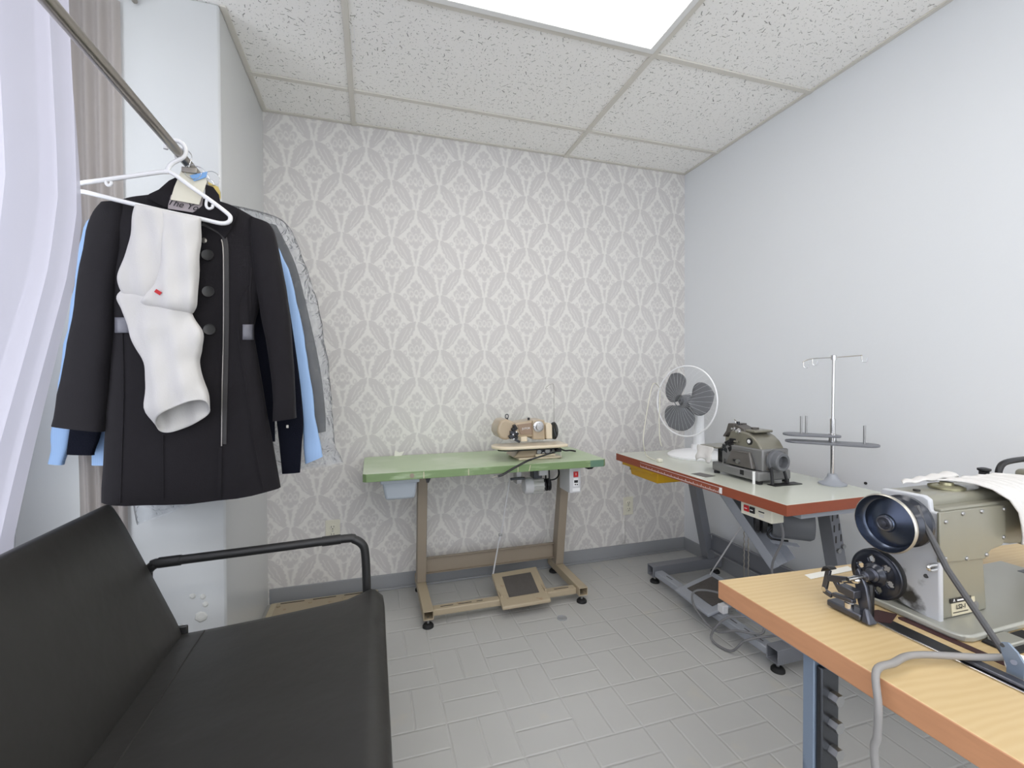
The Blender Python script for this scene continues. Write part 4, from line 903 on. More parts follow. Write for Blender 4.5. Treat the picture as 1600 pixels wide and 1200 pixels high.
for hs, nm in ((1, 'front_grille'), (-1, 'rear_grille')):
    g = MB()
    for k in range(36):
        a = 2*PI*k/36
        g.tube([fp(.030, a, hs*.050), fp(.09, a, hs*.050), fp(.15, a, hs*.040), fp(.175, a, hs*.020), fp(R_, a, hs*.002)], .00026, 4)
    g.build(nm, 'fanw', fn)
tb('grille_ring', 'gmotor', fn, [fp(.030, 2*PI*k/28, .050) for k in range(28)], .0026, 8, 0, True)
MB().lathe(FC, ax, [(.034, -.025), (.034, .012), (.026, .022), (.016, .024), (.016, .034), (.013, .044), (.006, .0445), (.006, .038), (.001, .038)], 26).build('blade_hub', 'blade', fn)
for bl in (42, 165, 285):
    a0 = math.radians(bl)
    def blf(u, v):
        r = .030 + .138*u
        hwid = .92*max(.02, math.sin(PI*(.06+.925*u**.85)))**.6
        a = a0 + (v-.5)*2*hwid + .15*u
        return fp(r, a, .018*(v-.5)*2*(1-.35*u) + .003)
    MB().grid(blf, 16, 14).build('fan_blade', 'blade', fn, solid=.002)
cp = lambda x, y, Y=2.06: at(x, y, 'Y', Y)
tb('power_cord', 'ivory', fn, [fp(R_*.99, .12*PI, .004), cp(1024, 599), cp(1019, 603), cp(1014, 625), cp(1009, 655), cp(1005.5, 680), cp(1006, 698), at(1010, 711, 'Z', ZT+.009), at(1020, 717.5, 'Z', ZT+.006), at(1028, 719, 'Z', ZT+.008)], .0024, 6, 5)
tb('power_cord', 'ivory', fn, [fp(R_*.99, .10*PI, -.004), cp(1031, 625, 2.075), cp(1030, 655), cp(1031, 685), cp(1034, 697, 2.07)], .0024, 6, 5)
pl = at(1031, 719.5, 'Z', ZT+.008); bx('plug', 'ivory', fn, pl.x-.012, pl.x+.012, pl.y-.01, pl.y+.014, ZT+.0006, ZT+.016, .003)

# ---- overlock machine
ov = thing('overlock_machine', 'grey overlock sewing machine on the pale table between fan and thread stand', 'sewing machine', (1.53, 1.55, ZT))
bs = MB().box(1.450, 1.615, 1.418, 1.675, ZT+.012, ZT+.050).build('machine_base', 'ovl2', ov, .006, 3)
for x, y in ((1.465, 1.43), (1.465, 1.66), (1.60, 1.43), (1.60, 1.66)): cy('rubber_foot', 'rubber', ov, (x, y, ZT+.0004), (x, y, ZT+.0125), .013, n=12)
bx('oil_window', 'blk', bs, 1.4485, 1.4505, 1.492, 1.512, ZT+.024, ZT+.044, .003)
cy('drip_stud', 'white', ov, (1.446, 1.437, ZT+.0004), (1.446, 1.437, ZT+.05), .0055, n=14)
MB().box(1.472, 1.605, 1.42, 1.64, ZT+.05, ZT+.137).build('lower_casing', 'ovl2', ov, .006, 3)
# dome: profile in Y-Z
prof = [(1.630, .86), (1.628, .905), (1.612, .925), (1.56, .932), (1.505, .925), (1.475, .912), (1.452, .895), (1.436, .872), (1.43, .862)]
MB().prism([V(1.478, y, z) for y, z in prof], (.118, 0, 0)).build('upper_housing', 'ovl', ov, .014, 4)
bx('top_cover', 'ovl', ov, 1.49, 1.585, 1.475, 1.60, .926, .937, .005)
cy('oil_cap', 'ovld', ov, (1.535, 1.52, .936), (1.535, 1.52, .944), .015, n=18); cy('oil_cap', 'blk', ov, (1.52, 1.582, .936), (1.52, 1.582, .955), .009, n=14)
MB().lathe((1.478, 1.49, .892), (-1, 0, 0), [(.014, 0), (.014, .004), (.010, .005)], 22).build('sight_ring', 'blk', ov)
cy('sight_glass', 'white', ov, (1.474, 1.49, .892), (1.472, 1.49, .892), .008, n=18)
# hinged front cover with a slot and knob
MB().hexa([V(1.472, 1.45, ZT+.055), V(1.472, 1.60, ZT+.055), V(1.472, 1.575, .85), V(1.472, 1.475, .85)], [V(1.452, 1.452, ZT+.055), V(1.452, 1.598, ZT+.055), V(1.462, 1.573, .848), V(1.462, 1.478, .848)]).build('looper_cover', 'ovld2', ov, .004)
for z in (.842, .830): bx('cover_groove', 'ovld', ov, 1.4595, 1.463, 1.485, 1.57, z, z+.002, 0)
bx('cover_slot', 'blk', ov, 1.4505, 1.4575, 1.522, 1.555, .800, .812, .003); cy('cover_knob', 'bolt', ov, (1.457, 1.525, .805), (1.446, 1.525, .805), .009, n=14)
# needle head at the far end
pX('tension_plate', 'ovld', ov, [(1137.5, 661), (1147, 662), (1146, 668), (1139, 684), (1128.5, 681.5), (1134, 673)], 1.478, .07, .003)
pX('head_casting', 'ovld', ov, [(1146, 662), (1163, 671), (1164, 679), (1150, 690), (1141, 686), (1146, 672)], 1.485, .06, .003)
for x, y, r in ((1148, 670.5, .010), (1155.5, 674, .013), (1158.5, 676, .007)): MB().lathe(at(x, y, 'X', 1.484), (-1, 0, .1), [(r, 0), (r, .004), (r*.5, .006), (r*.5, .016), (.002, .017)], 18).build('tension_knob', 'chrome', ov)
tb('take_up_wire', 'chrome', ov, [at(x, y, 'X', 1.50) for x, y in ((1150, 666), (1149, 658), (1147.5, 655), (1152, 659), (1154, 661))], .002, 6, 3)
bx('thread_post', 'darksteel', ov, 1.497, 1.507, 1.572, 1.584, .935, .965, .002)
for k, (x, y) in enumerate(((1140, 691), (1136, 697), (1144, 694), (1132, 700), (1147, 688), (1138, 703), (1145, 700))):
    p = at(x, y, 'X', 1.485); bx('presser_link', ('blk', 'darksteel')[k % 2], ov, p.x-.014, p.x+.012, p.y-.016, p.y+.014, p.z-.010, p.z+.009, .002, Euler((.5*(k % 3-1), 0, .2)).to_matrix())
tb('foot_lever', 'ovl', ov, [at(1147, 689.5, 'X', 1.47), at(1153, 690.5, 'X', 1.47)], .004, 8)
bx('cloth_plate', 'ovl', ov, 1.44, 1.60, 1.635, 1.74, .842, .848, .002)
bx('plate_bracket', 'blk', ov, 1.475, 1.585, 1.640, 1.668, ZT+.05, .841, .003)
tb('chip_guard', 'chrome', ov, [V(1.468, 1.62, .80), V(1.464, 1.63, .765)], .003, 6)
# handwheel side
bx('pulley_recess', 'ovld', ov, 1.49, 1.585, 1.4155, 1.4205, ZT+.055, .852, .003)
hwv = MB().lathe((1.530, 1.416, .822), (0, -1, 0), [(.044, 0), (.044, .012), (.037, .015), (.036, .036), (.033, .039), (.024, .039), (.021, .016), (.002, .016)], 30).build('handwheel', 'gmotor', ov)
for sx in (-1, 1): MB().tube([V(1.53+sx*.030, 1.406, .80), V(1.53+sx*.038, 1.392, ZT+.0035)], .006, 8).build('drive_belt', 'blk', ov)
bx('belt_opening', 'blk', ov, 1.487, 1.625, 1.375, 1.414, ZT+.0004, ZT+.0030, .001)
bx('front_opening', 'ovld', ov, 1.345, 1.40, 1.60, 1.68, ZT+.0003, ZT+.0012, 0, Euler((0, 0, .15)).to_matrix())
# white cloth hanging on its plate
cl = MB().grid(lambda a, b: V(1.437+.001*math.sin(b*7)-.020*b*(1+.3*math.sin(a*9)), 1.752-.010*b - .10*a + .004*math.sin(b*11+a*3), .846-.075*b*(1-.25*a)+.012*math.sin(a*5)*(b)), 14, 10)
o = cl.build('white_rag', 'knit', None, 0, 2, 180, .002); tag(o, 'small white cloth scrap hanging from the overlock machine plate', 'cloth')

# ---- thread stand
SB = V(1.735, 1.338, ZT)
ts = thing('thread_stand', 'tall chrome thread stand with grey spool trays on the pale table', 'thread stand', SB)
MB().lathe(SB, (0, 0, 1), [(.048, .0005), (.048, .006), (.030, .014), (.019, .030), (.016, .042), (.008, .044)], 28).build('stand_base', 'gframe2', ts)
cy('pole', 'chrome', ts, SB+V(0, 0, .04), V(SB.x, SB.y, .99), .0075, n=14); cy('pole', 'chrome', ts, V(SB.x, SB.y, .985), V(SB.x+.004, SB.y, 1.236), .0055, n=14)
MB().lathe((SB.x, SB.y, .90), (0, 0, 1), [(.014, 0), (.014, .03), (.0095, .032), (.0095, .09)], 18).build('pole_collar', 'chrome', ts)
def tray(px0, px1, z, off):
    P0, P1 = at(*px0, 'Z', z), at(*px1, 'Z', z)
    d = P1-P0
    mb = MB(); c = (P0+P1)/2; L = d.length/2; d.normalize(); n = V(-d.y, d.x, 0); out = []
    for k in range(40):
        a = 2*PI*k/40; lob = .034+.020*abs(math.cos(a))**3
        out.append(c + d*L*math.copysign(abs(math.cos(a))**.6, math.cos(a)) + n*lob*math.sin(a))
    return mb.prism([p-V(0, 0, .004) for p in out], (0, 0, .009)).build('spool_tray', 'gframe', ts, .003), d, n
z1, z2 = .921, .893
b1 = V(SB.x, SB.y, z1)
def tray2(c0, c1, z, r0, r1):
    d = c1-c0; L = d.length; d.normalize(); n = V(-d.y, d.x, 0); out = []
    for k in range(17): a = -PI/2+PI*k/16; out.append(c1 + d*(r1*math.cos(a)) + n*(r1*math.sin(a)))
    for k in range(17): a = PI/2+PI*k/16; out.append(c0 + d*(r0*math.cos(a)) + n*(r0*math.sin(a)))
    return MB().prism([V(p.x, p.y, z-.004) for p in out], (0, 0, .009)).build('spool_tray', 'gframe', ts, .003)
dv = V(.66, -.75, 0)
cA = V(SB.x, SB.y, 0)-dv*.125; cB = V(SB.x, SB.y, 0)+dv*.10
tray2(cA, V(SB.x, SB.y, 0)+dv*.0, z1, .045, .028)
tray2(V(SB.x, SB.y, 0)-dv*.12, cB, z2, .042, .048)
for c in (cA+dv*.02, cA+dv*.04+V(.02, .02, 0), cB): 
    z = z1 if c is not cB else z2
    cy('spool_pin', 'bolt', ts, V(c.x, c.y, z+.005), V(c.x, c.y, z+.075), .0042, n=10)
MB().lathe((SB.x+.004, SB.y, 1.222), (0, 0, 1), [(.010, 0), (.010, .018), (.004, .020)], 14).build('top_collar', 'chrome', ts)
tp_ = V(SB.x+.004, SB.y, 1.232)
tb('guide_arm', 'chrome', ts, [tp_-dv*.105-V(0, 0, .016), tp_-dv*.075-V(0, 0, .004), tp_], .0022, 8, 4)
tb('guide_arm', 'chrome', ts, [tp_, tp_+dv*.05+V(0, 0, .003), tp_+dv*.09+V(0, 0, .006)], .0022, 8, 4)
for k in (-.10, -.07, .088): 
    q = tp_+dv*k+V(0, 0, -.014 if k < -.09 else -.004 if k < 0 else .005); tb('thread_hook', 'chrome', ts, [q, q-V(.004, .004, .022), q+V(.01, -.01, -.026), q+V(.012, -.012, -.010)], .0016, 6, 3)

# ================================================================== FOREGROUND PLYWOOD TABLE
ZP = .681
t3 = thing('plywood_sewing_table', 'thick plywood table with orange cut edge in the right foreground', 'table', (1.3, .55, 0))
PX0, PX1, PY0, PY1 = .757, 1.94, .235, .868
tp3 = MB().prism([V(PX0, PY0, ZP-.042), V(PX1, PY0, ZP-.042), V(PX1, PY1-.075, ZP-.042), V(PX0+.012, PY1, ZP-.042)], (0, 0, .042)).build('tabletop', 'ply', t3, .0025)
tp3.data.materials.append(M['plyedge'])
for f in tp3.data.polygons:
    if abs(f.normal.z) < .5: f.material_index = 1
for x in (.805, 1.80):
    lg = MB(); lg.box(x-.026, x+.022, .634, .657, .05, ZP-.05)
    L3 = lg.build('leg', 'blueleg', t3, .002)
    ins = MB(); ins.box(x-.022, x+.0215, .622, .6335, .10, ZP-.06)
    ins.build('leg_insert', 'darksteel', t3, .003)
    for z in (.565, .515, .465): cy('leg_bolt', 'bolt', t3, (x+.004, .622, z), (x+.004, .606, z), .011, n=6)
    MB().box(x-.026, x+.026, .33, .82, .015, .05).build('foot_bar', 'blueleg', t3, .003)
    bx('top_bracket', 'blueleg', t3, x-.03, x+.03, .34, .82, ZP-.05, ZP-.0425, .002)
bx('stretcher', 'blueleg', t3, .862, 1.774, .625, .631, .18, .26, .002)
q0, q1 = at(1262, 902, 'Z', ZP), at(1330, 888, 'Z', ZP)
mbt = MB(); dq = V(.003, .011, 0)
tag(MB().prism([q0-dq+V(0, 0, .0003), q1-dq+V(0, 0, .0003), q1+dq+V(0, 0, .0003), q0+dq+V(0, 0, .0003)], (0, 0, .0008)).build('paper_strip', 'tape'), 'white paper strip stuck on the plywood table top', 'paper strip')
# black metal rail in the top and the belt slot
rl = thing('winder_rail', 'black metal strip with bright edge along the plywood top', 'metal strip', (.92, .5, ZP))
PR = lambda x, y: at(x, y, 'Z', ZP)
s0, s1 = PR(1309, 945), PR(1640, 1103)
dv3 = (s1-s0).normalized(); nv = V(dv3.y, -dv3.x, 0)
if nv.x < 0: nv = -nv
def strip(name, m, a, b, w0, w1, z0, z1, k0=0, bev=.0008): 
    A_, B_ = s0+dv3*a, s0+dv3*b
    return MB().prism([V(*(A_+nv*w0).xy, z0), V(*(B_+nv*w0).xy, z0), V(*(B_+nv*w1).xy, z0), V(*(A_+nv*w1).xy, z0)], (0, 0, z1-z0)).build(name, m, rl, bev)
strip('strip_plate', 'blk', 0, .42, .0, .036, ZP+.0003, ZP+.0022); strip('strip_edge', 'chrome', 0, .42, -.002, .0018, ZP+.0003, ZP+.0032)
strip('raised_guide', 'dkm', .20, .34, .004, .024, ZP+.0022, ZP+.009, 0, .003)
cy('guide_screw', 'chrome', rl, s0+dv3*.215+nv*.014+V(0, 0, .002), s0+dv3*.215+nv*.014+V(0, 0, .006), .006, n=14)
bs_ = []
c0, c1 = PR(1412, 968), PR(1572, 1038); dsl = (c1-c0).normalized(); nsl = V(-dsl.y, dsl.x, 0)
for k in range(13): a = PI/2+PI*k/12; bs_.append(c0+dsl*(.0085*math.cos(a))+nsl*(.0085*math.sin(a)))
for k in range(13): a = -PI/2+PI*k/12; bs_.append(c1+dsl*(.0085*math.cos(a))+nsl*(.0085*math.sin(a)))
MB().prism([V(p.x, p.y, ZP+.0003) for p in bs_], (0, 0, .0008)).build('belt_slot', 'slotb', tp3)
patch_ = [PR(1342, 958), PR(1372, 955), PR(1402, 962), PR(1392, 976), PR(1356, 972)]
MB().prism([V(p.x, p.y, ZP+.0024) for p in patch_], (0, 0, .0006)).build('winder_opening', 'slotb', rl)

# ---- big grey-green machine
mc = thing('industrial_sewing_machine', 'large grey-green industrial sewing machine with black handwheel in the right foreground', 'sewing machine', (1.2, .63, ZP))
MXL, MYF = 1.02, .572
# bed
bp = [V(.997, .545, ZP+.0004), V(1.004, .530, ZP+.0004), V(1.018, .524, ZP+.0004), V(1.50, .530, ZP+.0004), V(1.50, .722, ZP+.0004), V(.994, .722, ZP+.0004)]
MB().prism(bp, (0, 0, .013)).build('machine_bed', 'bed', mc, .004, 3)
bx('slide_plate', 'dkm', mc, 1.455, 1.497, .57, .67, ZP+.0132, ZP+.0145, .001)
bx('bed_hinge', 'bed', mc, 1.05, 1.10, .492, .5225, ZP+.0004, ZP+.010, .002); bx('bed_hinge_pad', 'rubber', mc, 1.035, 1.15, .480, .5225, ZP+.0003, ZP+.004, .001)
# pillar end plate (faces the handwheel)
ep = [(1377, 763), (1410, 768), (1443, 774.5), (1452, 781), (1454, 799), (1467, 801.5), (1469, 978), (1378, 925), (1363, 880), (1363, 820)]
pX('end_plate', 'm3w', mc, ep, MXL-.004, .012, .003)
YBk = at(1378, 900, 'X', MXL).y
zb = ZP+.0135
# pillar body and arm
pil = MB().hexa([V(MXL+.008, MYF+.004, zb), V(1.158, MYF+.004, zb), V(1.158, .70, zb), V(MXL+.008, .70, zb)], [V(MXL+.008, MYF+.004, .83), V(1.142, MYF+.004, .83), V(1.142, .70, .83), V(MXL+.008, .70, .83)])
pil.build('pillar', 'm3', mc, .004, 3)
lp = [at(x, y, 'X', MXL+.008) for x, y in ((1378, 764), (1443, 775), (1452, 782), (1454, 800), (1400, 803))]
lidp = [V(MXL+.008, p.y, p.z) for p in lp]
MB().prism(lidp, (.27, 0, 0)).build('arm_lid', 'm3', mc, .005, 4)
MB().prism([V(MXL+.008+.272, p.y, p.z-.002) for p in lidp], (.26, 0, 0)).build('arm_head_lid', 'm3', mc, .005, 4)
arc = [(1.028, .905), (1.56, .905), (1.56, .77), (1.50, .77), (1.45, .790), (1.30, .812), (1.235, .815), (1.20, .822), (1.17, .832), (1.150, .845), (1.142, .83), (1.028, .825)]
MB().prism([V(x, MYF+.006, z) for x, z in arc], (0, .105, 0)).build('arm', 'm3', mc, .004, 3)
hdp = MB().box(1.50, 1.60, .56, .70, .745, .93); hdp.build('needle_head', 'm3', mc, .01, 3)
cy('needle_bar', 'chrome', mc, (1.55, .62, .75), (1.55, .62, ZP+.016), .004, n=10)
fp_ = [(1468.5, 801.5), (1569, 789), (1571.5, 796), (1572, 842), (1566, 852), (1549, 859), (1542, 867), (1540.5, 873), (1505, 877), (1468.5, 880)]
pnl = pY('cover_panel', 'm3', mc, fp_, MYF, .005, .0015)
for x, y in ((1477.5, 815.5), (1504, 802.5), (1533.5, 799), (1568.5, 795.5), (1568, 839.5), (1541, 866.5), (1510, 872.5), (1476.5, 873)):
    MB().lathe(at(x, y, 'Y', MYF), (0, -1, 0), [(.0042, 0), (.0042, .0012), (.003, .0028), (.001, .0032)], 14).build('panel_screw', 'bolt', pnl)
# maker label
lb = pY('maker_label', 'label', mc, [(1486, 939), (1523, 931.5), (1525, 955), (1488, 963)], MYF+.0028, .0015, 0)
pY('label_band', 'blk', lb, [(1485, 936.5), (1517.5, 930.5), (1517.5, 937.5), (1485.3, 943.5)], MYF+.0018, .001, 0)
lx = at(1518, 938, 'Y', MYF)-at(1486, 944, 'Y', MYF); lo_ = lambda x, y: at(x, y, 'Y', MYF+.0012)
text('model_number', 'LS2-1', .0125, lo_(1502, 947.5), lx, (0, 0, 1), 'ink', lb, .0003)
text('label_mark', 'A', .008, lo_(1491, 938.5), lx, (0, 0, 1), 'white', lb, .0003)
pY('label_line', 'white', lb, [(1496, 937), (1507, 935), (1507.2, 937), (1496.2, 939)], MYF+.0012, .0006, 0)
pY('label_line', 'ink', lb, [(1490, 957.6), (1513, 952.6), (1513, 953.6), (1490, 958.6)], MYF+.0018, .0006, 0)
MB().lathe(at(1524, 946, 'Y', MYF+.0025), (0, -1, 0), [(.0085, 0), (.0085, .0012), (.007, .0016)], 20).build('round_emblem', 'ovl2', mc)
# oil cap on the lid
oc = at(1465, 757, 'Z', .965)
MB().lathe((1.15, .640, .922), (0, 0, 1), [(.030, 0), (.030, .004), (.021, .007), (.012, .007), (.011, .012), (.002, .013)], 26).build('oil_cap', 'brass', mc)
cy('lid_hole', 'slotd', mc, (1.06, .64, .9225), (1.06, .64, .9255), .006, n=12)
cy('tension_post', 'blk', mc, (1.335, .672, .918), (1.335, .672, .940), .009, n=14); MB().lathe((1.335, .672, .9185), (0, 0, 1), [(.015, 0), (.015, .004), (.012, .006)], 18).build('tension_base', 'blk', mc)
MB().lathe((1.335, .672, .937), (0, 0, 1), [(.007, 0), (.012, .004), (.012, .008), (.005, .01)], 16).build('tension_knob', 'blk', mc)
tb('carry_handle', 'blk', mc, [V(1.385, .672, 0.919), V(1.39, .672, 0.941), V(1.41, .672, 0.954), V(1.47, .672, 0.958), V(1.52, .672, 0.956), V(1.54, .672, 0.941), V(1.545, .672, 0.919)], .0065, 10, 4)
# handwheel with dished face, pulley behind
HC3 = V(.930, .6135, .877)
MB().lathe(HC3, (-1, 0, 0), [(.010, -.085), (.012, -.022), (.038, -.024), (.046, -.015), (.0525, -.006), (.0555, .0), (.055, .003), (.053, .005)], 44, False).build('wheel_rim', 'wheelr', mc)
MB().lathe(HC3, (-1, 0, 0), [(.0532, .004), (.0515, -.002), (.049, -.010), (.0455, -.013), (.017, -.004), (.0155, .000), (.013, .002)], 44, False).build('wheel_face', 'wheelf', mc)
MB().lathe(HC3, (-1, 0, 0), [(.0145, -.006), (.0145, .003), (.0115, .0045), (.010, .003), (.007, .003), (.0065, .007), (.001, .008)], 28).build('wheel_hub', 'dkm', mc)
MB().lathe(HC3+V(.040, .0, 0), (1, 0, 0), [(.012, -.022), (.042, -.016), (.047, -.008), (.041, 0), (.0415, .003), (.049, .009), (.049, .016), (.042, .022), (.012, .024)], 44).build('belt_pulley', 'wheelb', mc)
cy('wheel_shaft', 'dkm', mc, HC3+V(.02, 0, 0), V(MXL-.003, HC3.y, HC3.z), .018, n=20)
PXB = HC3.x+.042
e0, e1 = at(1433, 793, 'X', PXB+.02), at(1575, 1030, 'X', PXB+.05)
tb('drive_belt', 'belt', mc, [at(1431, 790, 'X', PXB), at(1446, 822, 'X', PXB+.004), at(1480, 889, 'X', PXB+.012), at(1572, 1025, 'X', PXB+.03), V(at(1575, 1030, 'X', PXB+.03).x, at(1575, 1030, 'X', PXB+.03).y-.003, ZP+.0075)], .0052, 8)
hk = at(1462, 886, 'X', MXL-.006); tb('belt_hook', 'chrome', mc, [hk+V(.006, .0, .004), hk+V(-.016, -.0, .005), hk+V(-.020, .0, .001), hk+V(-.016, 0, -.004), hk+V(.006, 0, -.004)], .0030, 8, 3)
for x, y in ((1447, 900), (1374, 869), (1444, 812)): cy('screw_hole', 'slotd', mc, at(x, y, 'X', MXL-.0042), at(x, y, 'X', MXL-.0055), .004, n=12)
tb('oil_tube', 'm3w', mc, [at(1386, 868, 'X', MXL-.010), at(1398, 884, 'X', MXL-.012), at(1405, 905, 'X', MXL-.010)], .003, 8, 3)
# ---- bobbin winder
bw = thing('bobbin_winder', 'dark metal bobbin winder with holed wheel beside the handwheel on the plywood table', 'bobbin winder', (.92, .64, ZP))
WC = V(.945, .640, ZP+.0855); WR = .047
mb = MB(); NR, NT = 16, 96; vs = []
for i in range(NR+1):
    r = .006+(WR-.006)*i/NR; off = -.008 if r < .014 else (-.008+.008*min(1, (r-.014)/.006))
    if r > .040: off += .002
    vs.append([mb.bm.verts.new(WC+V(off, r*math.cos(2*PI*j/NT), r*math.sin(2*PI*j/NT))) for j in range(NT)])
for i in range(NR):
    for j in range(NT):
        r = .006+(WR-.006)*(i+.5)/NR; a = 2*PI*(j+.5)/NT; py, pz = r*math.cos(a), r*math.sin(a)
        if any(math.hypot(py-.029*math.cos(k*PI/3+.3), pz-.029*math.sin(k*PI/3+.3)) < .0068 for k in range(6)): continue
        mb.bm.faces.new([vs[i][j], vs[i+1][j], vs[i+1][(j+1) % NT], vs[i][(j+1) % NT]])
wd = mb.build('winder_wheel', 'wheelb', bw, solid=.005)
MB().lathe(WC+V(.002, 0, 0), (1, 0, 0), [(WR-.004, 0), (WR+.001, .002), (WR-.005, .006), (WR+.001, .010), (WR-.004, .013)], 44, False).build('wheel_tyre', 'rubber', wd)
MB().lathe(WC+V(-.008, 0, 0), (-1, 0, 0), [(.015, -.002), (.013, .004), (.009, .006), (.009, .022), (.005, .024)], 22).build('wheel_hub', 'dkm', bw)
cy('spindle', 'chrome', bw, WC+V(-.02, 0, 0), WC+V(-.075, 0, 0), .004, n=12)
# upright frame: curved plate, base, lever linkage
fr = [(.618, 0), (.580, 0), (.586, .03), (.600, .065), (.622, .088), (.640, .10), (.652, .092), (.655, .07), (.640, .03)]
MB().prism([V(.914, .628+(y-.58)*.42, ZP+.004+z*.92) for y, z in fr], (.008, 0, 0)).build('winder_frame', 'dkm', bw, .002)
bx('frame_block', 'blk', bw, .9225, .934, .632, .655, ZP+.003, ZP+.070, .004)
bx('winder_base', 'dkm', bw, .893, .921, .632, .700, ZP+.0034, ZP+.016, .003)
MB().hexa([V(.893, .614, ZP+.0034), V(.916, .614, ZP+.0034), V(.916, .632, ZP+.0034), V(.893, .632, ZP+.0034)], [V(.900, .626, ZP+.030), V(.907, .626, ZP+.030), V(.907, .632, ZP+.030), V(.900, .632, ZP+.030)]).build('base_gusset', 'dkm', bw, .003)
cy('adjust_screw', 'chrome', bw, (.902, .660, ZP+.016), (.902, .660, ZP+.026), .008, n=14)
Q = lambda x, y: at(x, y, 'X', .90)
def bar(name, p, q, w, t, m='dkm'):
    p, q = Vector(p), Vector(q); d = (q-p).normalized(); s_ = V(1, 0, 0); u = d.cross(s_).normalized()
    return MB().hexa([p-s_*t-u*w, p+s_*t-u*w, p+s_*t+u*w, p-s_*t+u*w], [q-s_*t-u*w, q+s_*t-u*w, q+s_*t+u*w, q-s_*t+u*w]).build(name, m, bw, .0015)
bar('trip_lever', Q(1293, 903), Q(1334, 907), .006, .004)
bar('lever_arm', Q(1295, 890), Q(1288, 922), .005, .0035); bar('lever_arm', Q(1287, 922), Q(1300, 931), .005, .003)
bar('lever_arm', Q(1304, 906), Q(1313, 922), .005, .003)
MB().hexa([Q(1285, 893)+V(-.008, 0, 0), Q(1303, 890)+V(-.008, 0, 0), Q(1303, 890)+V(.012, 0, 0), Q(1285, 893)+V(.012, 0, 0)], [Q(1289, 884)+V(-.008, 0, 0), Q(1298, 885)+V(-.008, 0, 0), Q(1298, 885)+V(.012, 0, 0), Q(1289, 884)+V(.012, 0, 0)]).build('thumb_tab', 'blk', bw, .003)
cy('lever_pin', 'chrome', bw, Q(1290, 920), Q(1290, 920)+V(-.006, 0, 0), .005, n=12)
tb('tension_rod', 'chrome', bw, [Q(1318, 908), Q(1340, 905)], .0045, 10); MB().ball(Q(1337, 906), .0085).build('rod_knob', 'chrome', bw)
bar('slide_bar', Q(1312, 918)+V(.004, 0, 0), Q(1338, 930)+V(.004, 0, 0), .008, .010); bar('slide_bar', Q(1303, 928)+V(.0, 0, 0), Q(1335, 940), .004, .006)
# pulley bracket near the belt and the grey cable
pb = thing('belt_guide', 'blue-grey bracket with a white roller where the belt enters the plywood top', 'bracket', (1.0, .44, ZP))
Kx = at(1590, 1058, 'Z', ZP).x
bk = [(1571, 1056), (1599, 1068), (1602, 1040), (1590, 1020), (1575, 1004), (1564, 1003), (1561, 1009), (1566, 1025), (1572, 1040)]
pX('guide_plate', 'blueleg', pb, bk, Kx-.002, .004, .001)
cy('guide_hole', 'slotd', pb, at(1566, 1008, 'X', Kx-.0022), at(1566, 1008, 'X', Kx-.0032), .003, n=12); cy('guide_bolt', 'dkm', pb, at(1584, 1035, 'X', Kx-.0022), at(1584, 1035, 'X', Kx-.0042), .004, n=12)
MB().lathe(at(1591, 1044, 'X', Kx+.004), (1, 0, 0), [(.016, 0), (.018, .002), (.014, .007), (.018, .012), (.016, .014)], 26).build('guide_roller', 'white', pb)
gc = thing('grey_hose', 'thick grey cable looping over the orange edge of the plywood table', 'cable', (.85, .48, ZP))
zc = ZP+.014
k1 = at(1568, 1026, 'Z', zc); hz = lambda x, y: at(x, y, 'Z', zc)
tb('hose', 'cable', gc, [hz(1566, 1027), hz(1530, 1027), hz(1480, 1024.5), hz(1440, 1023), hz(1415, 1026), hz(1396, 1036), V(.757, hz(1382, 1052).y+.012, ZP+.010), V(.738, at(1374, 1075, 'X', .74).y, ZP-.03), V(.735, at(1371, 1105, 'X', .735).y, ZP-.075), V(.733, at(1369, 1150, 'X', .733).y, ZP-.13), V(.733, .45, .30), V(.74, .44, .06)], .0056, 10, 6)
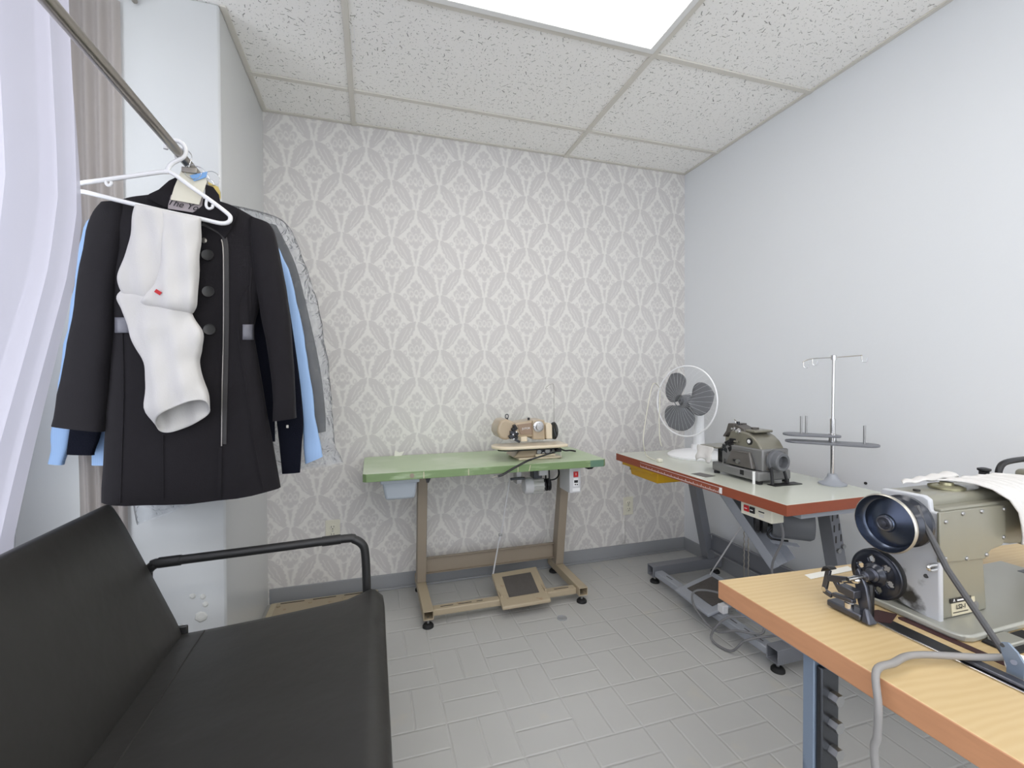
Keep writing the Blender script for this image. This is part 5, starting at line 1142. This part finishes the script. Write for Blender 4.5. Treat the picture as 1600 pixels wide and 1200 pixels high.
# ---- white cloth over the arm
wc = thing('white_cloth', 'white cloth draped over the arm of the big sewing machine', 'cloth', (1.28, .6, .9))
def clf(a, b):
    x = 1.135+.20*a + .055*min(1, b*1.5)
    path = [(.654, .931), (.64, .932), (.625, .932), (.607, .931), (.585, .925), (.564, .909), (.557, .886), (.555, .862), (.555, .84), (.557, .822)]
    t_ = b*(len(path)-1); i = min(int(t_), len(path)-2); f = t_-i
    y = path[i][0]*(1-f)+path[i+1][0]*f; z = path[i][1]*(1-f)+path[i+1][1]*f
    w = .0045*math.sin(a*26+b*3) + .003*math.sin(a*53+1)
    return V(x+.018*b*b*(1-a)+.004*math.sin(b*8), y-abs(w)*(.3+.9*b)-.003, z+abs(w)*(1-b)*.7+.004+.010*(a-.2)*math.sin(a*4)*(b > .8)*(b-.8)*5)
MB().grid(clf, 40, 36).build('draped_part', 'knit', wc, 0, 2, 180, .003)
def rol(a, b):
    x = 1.075+.15*a; w = .008+.014*a; ang = 2*PI*b
    return V(x + .03*math.cos(ang)*(1-a)*.5, .676+.014*math.cos(ang)*(.8+.4*a), .9295+w*.55*(1+math.sin(ang))*.55+.002*math.sin(a*20))
mb = MB(); mb.rings([[rol(i/14, j/20) for j in range(20)] for i in range(15)]); mb.build('folded_part', 'knit', wc, 0, 2, 70)

# ================================================================== LIGHT
w = bpy.data.worlds.new('sky'); scene.world = w; w.use_nodes = True
bg = w.node_tree.nodes['Background']; bg.inputs[0].default_value = (.975, .98, 1.0, 1); bg.inputs[1].default_value = 3.0
po = bpy.data.lights.new('window_portal', 'AREA'); po.shape = 'RECTANGLE'; po.size = W1-W0; po.size_y = WZ1-WZ0; po.cycles.is_portal = True
pob = bpy.data.objects.new('window_portal', po); COL.objects.link(pob); pob.location = (XW-.13, (W0+W1)/2, (WZ0+WZ1)/2); pob.rotation_euler = (0, -PI/2, 0)
pob.rotation_euler = Vector((1, 0, 0)).to_track_quat('-Z', 'Y').to_euler()
po2 = bpy.data.lights.new('window_portal', 'AREA'); po2.shape = 'RECTANGLE'; po2.size = F1-F0; po2.size_y = FZ1-FZ0; po2.cycles.is_portal = True
pb2 = bpy.data.objects.new('window_portal', po2); COL.objects.link(pb2); pb2.location = ((F0+F1)/2, YF-.12, (FZ0+FZ1)/2); pb2.rotation_euler = Vector((0, 1, 0)).to_track_quat('-Z', 'Z').to_euler()
scene.cycles.use_denoising = True
scene.cycles.max_bounces = 8; scene.cycles.diffuse_bounces = 5; scene.cycles.transparent_max_bounces = 16; scene.cycles.adaptive_threshold = .02; scene.cycles.caustics_reflective = False; scene.cycles.caustics_refractive = False
vs_ = scene.view_settings; vs_.view_transform = 'Standard'; vs_.look = 'None'; vs_.gamma = 1; vs_.use_curve_mapping = False; vs_.exposure = 0.30
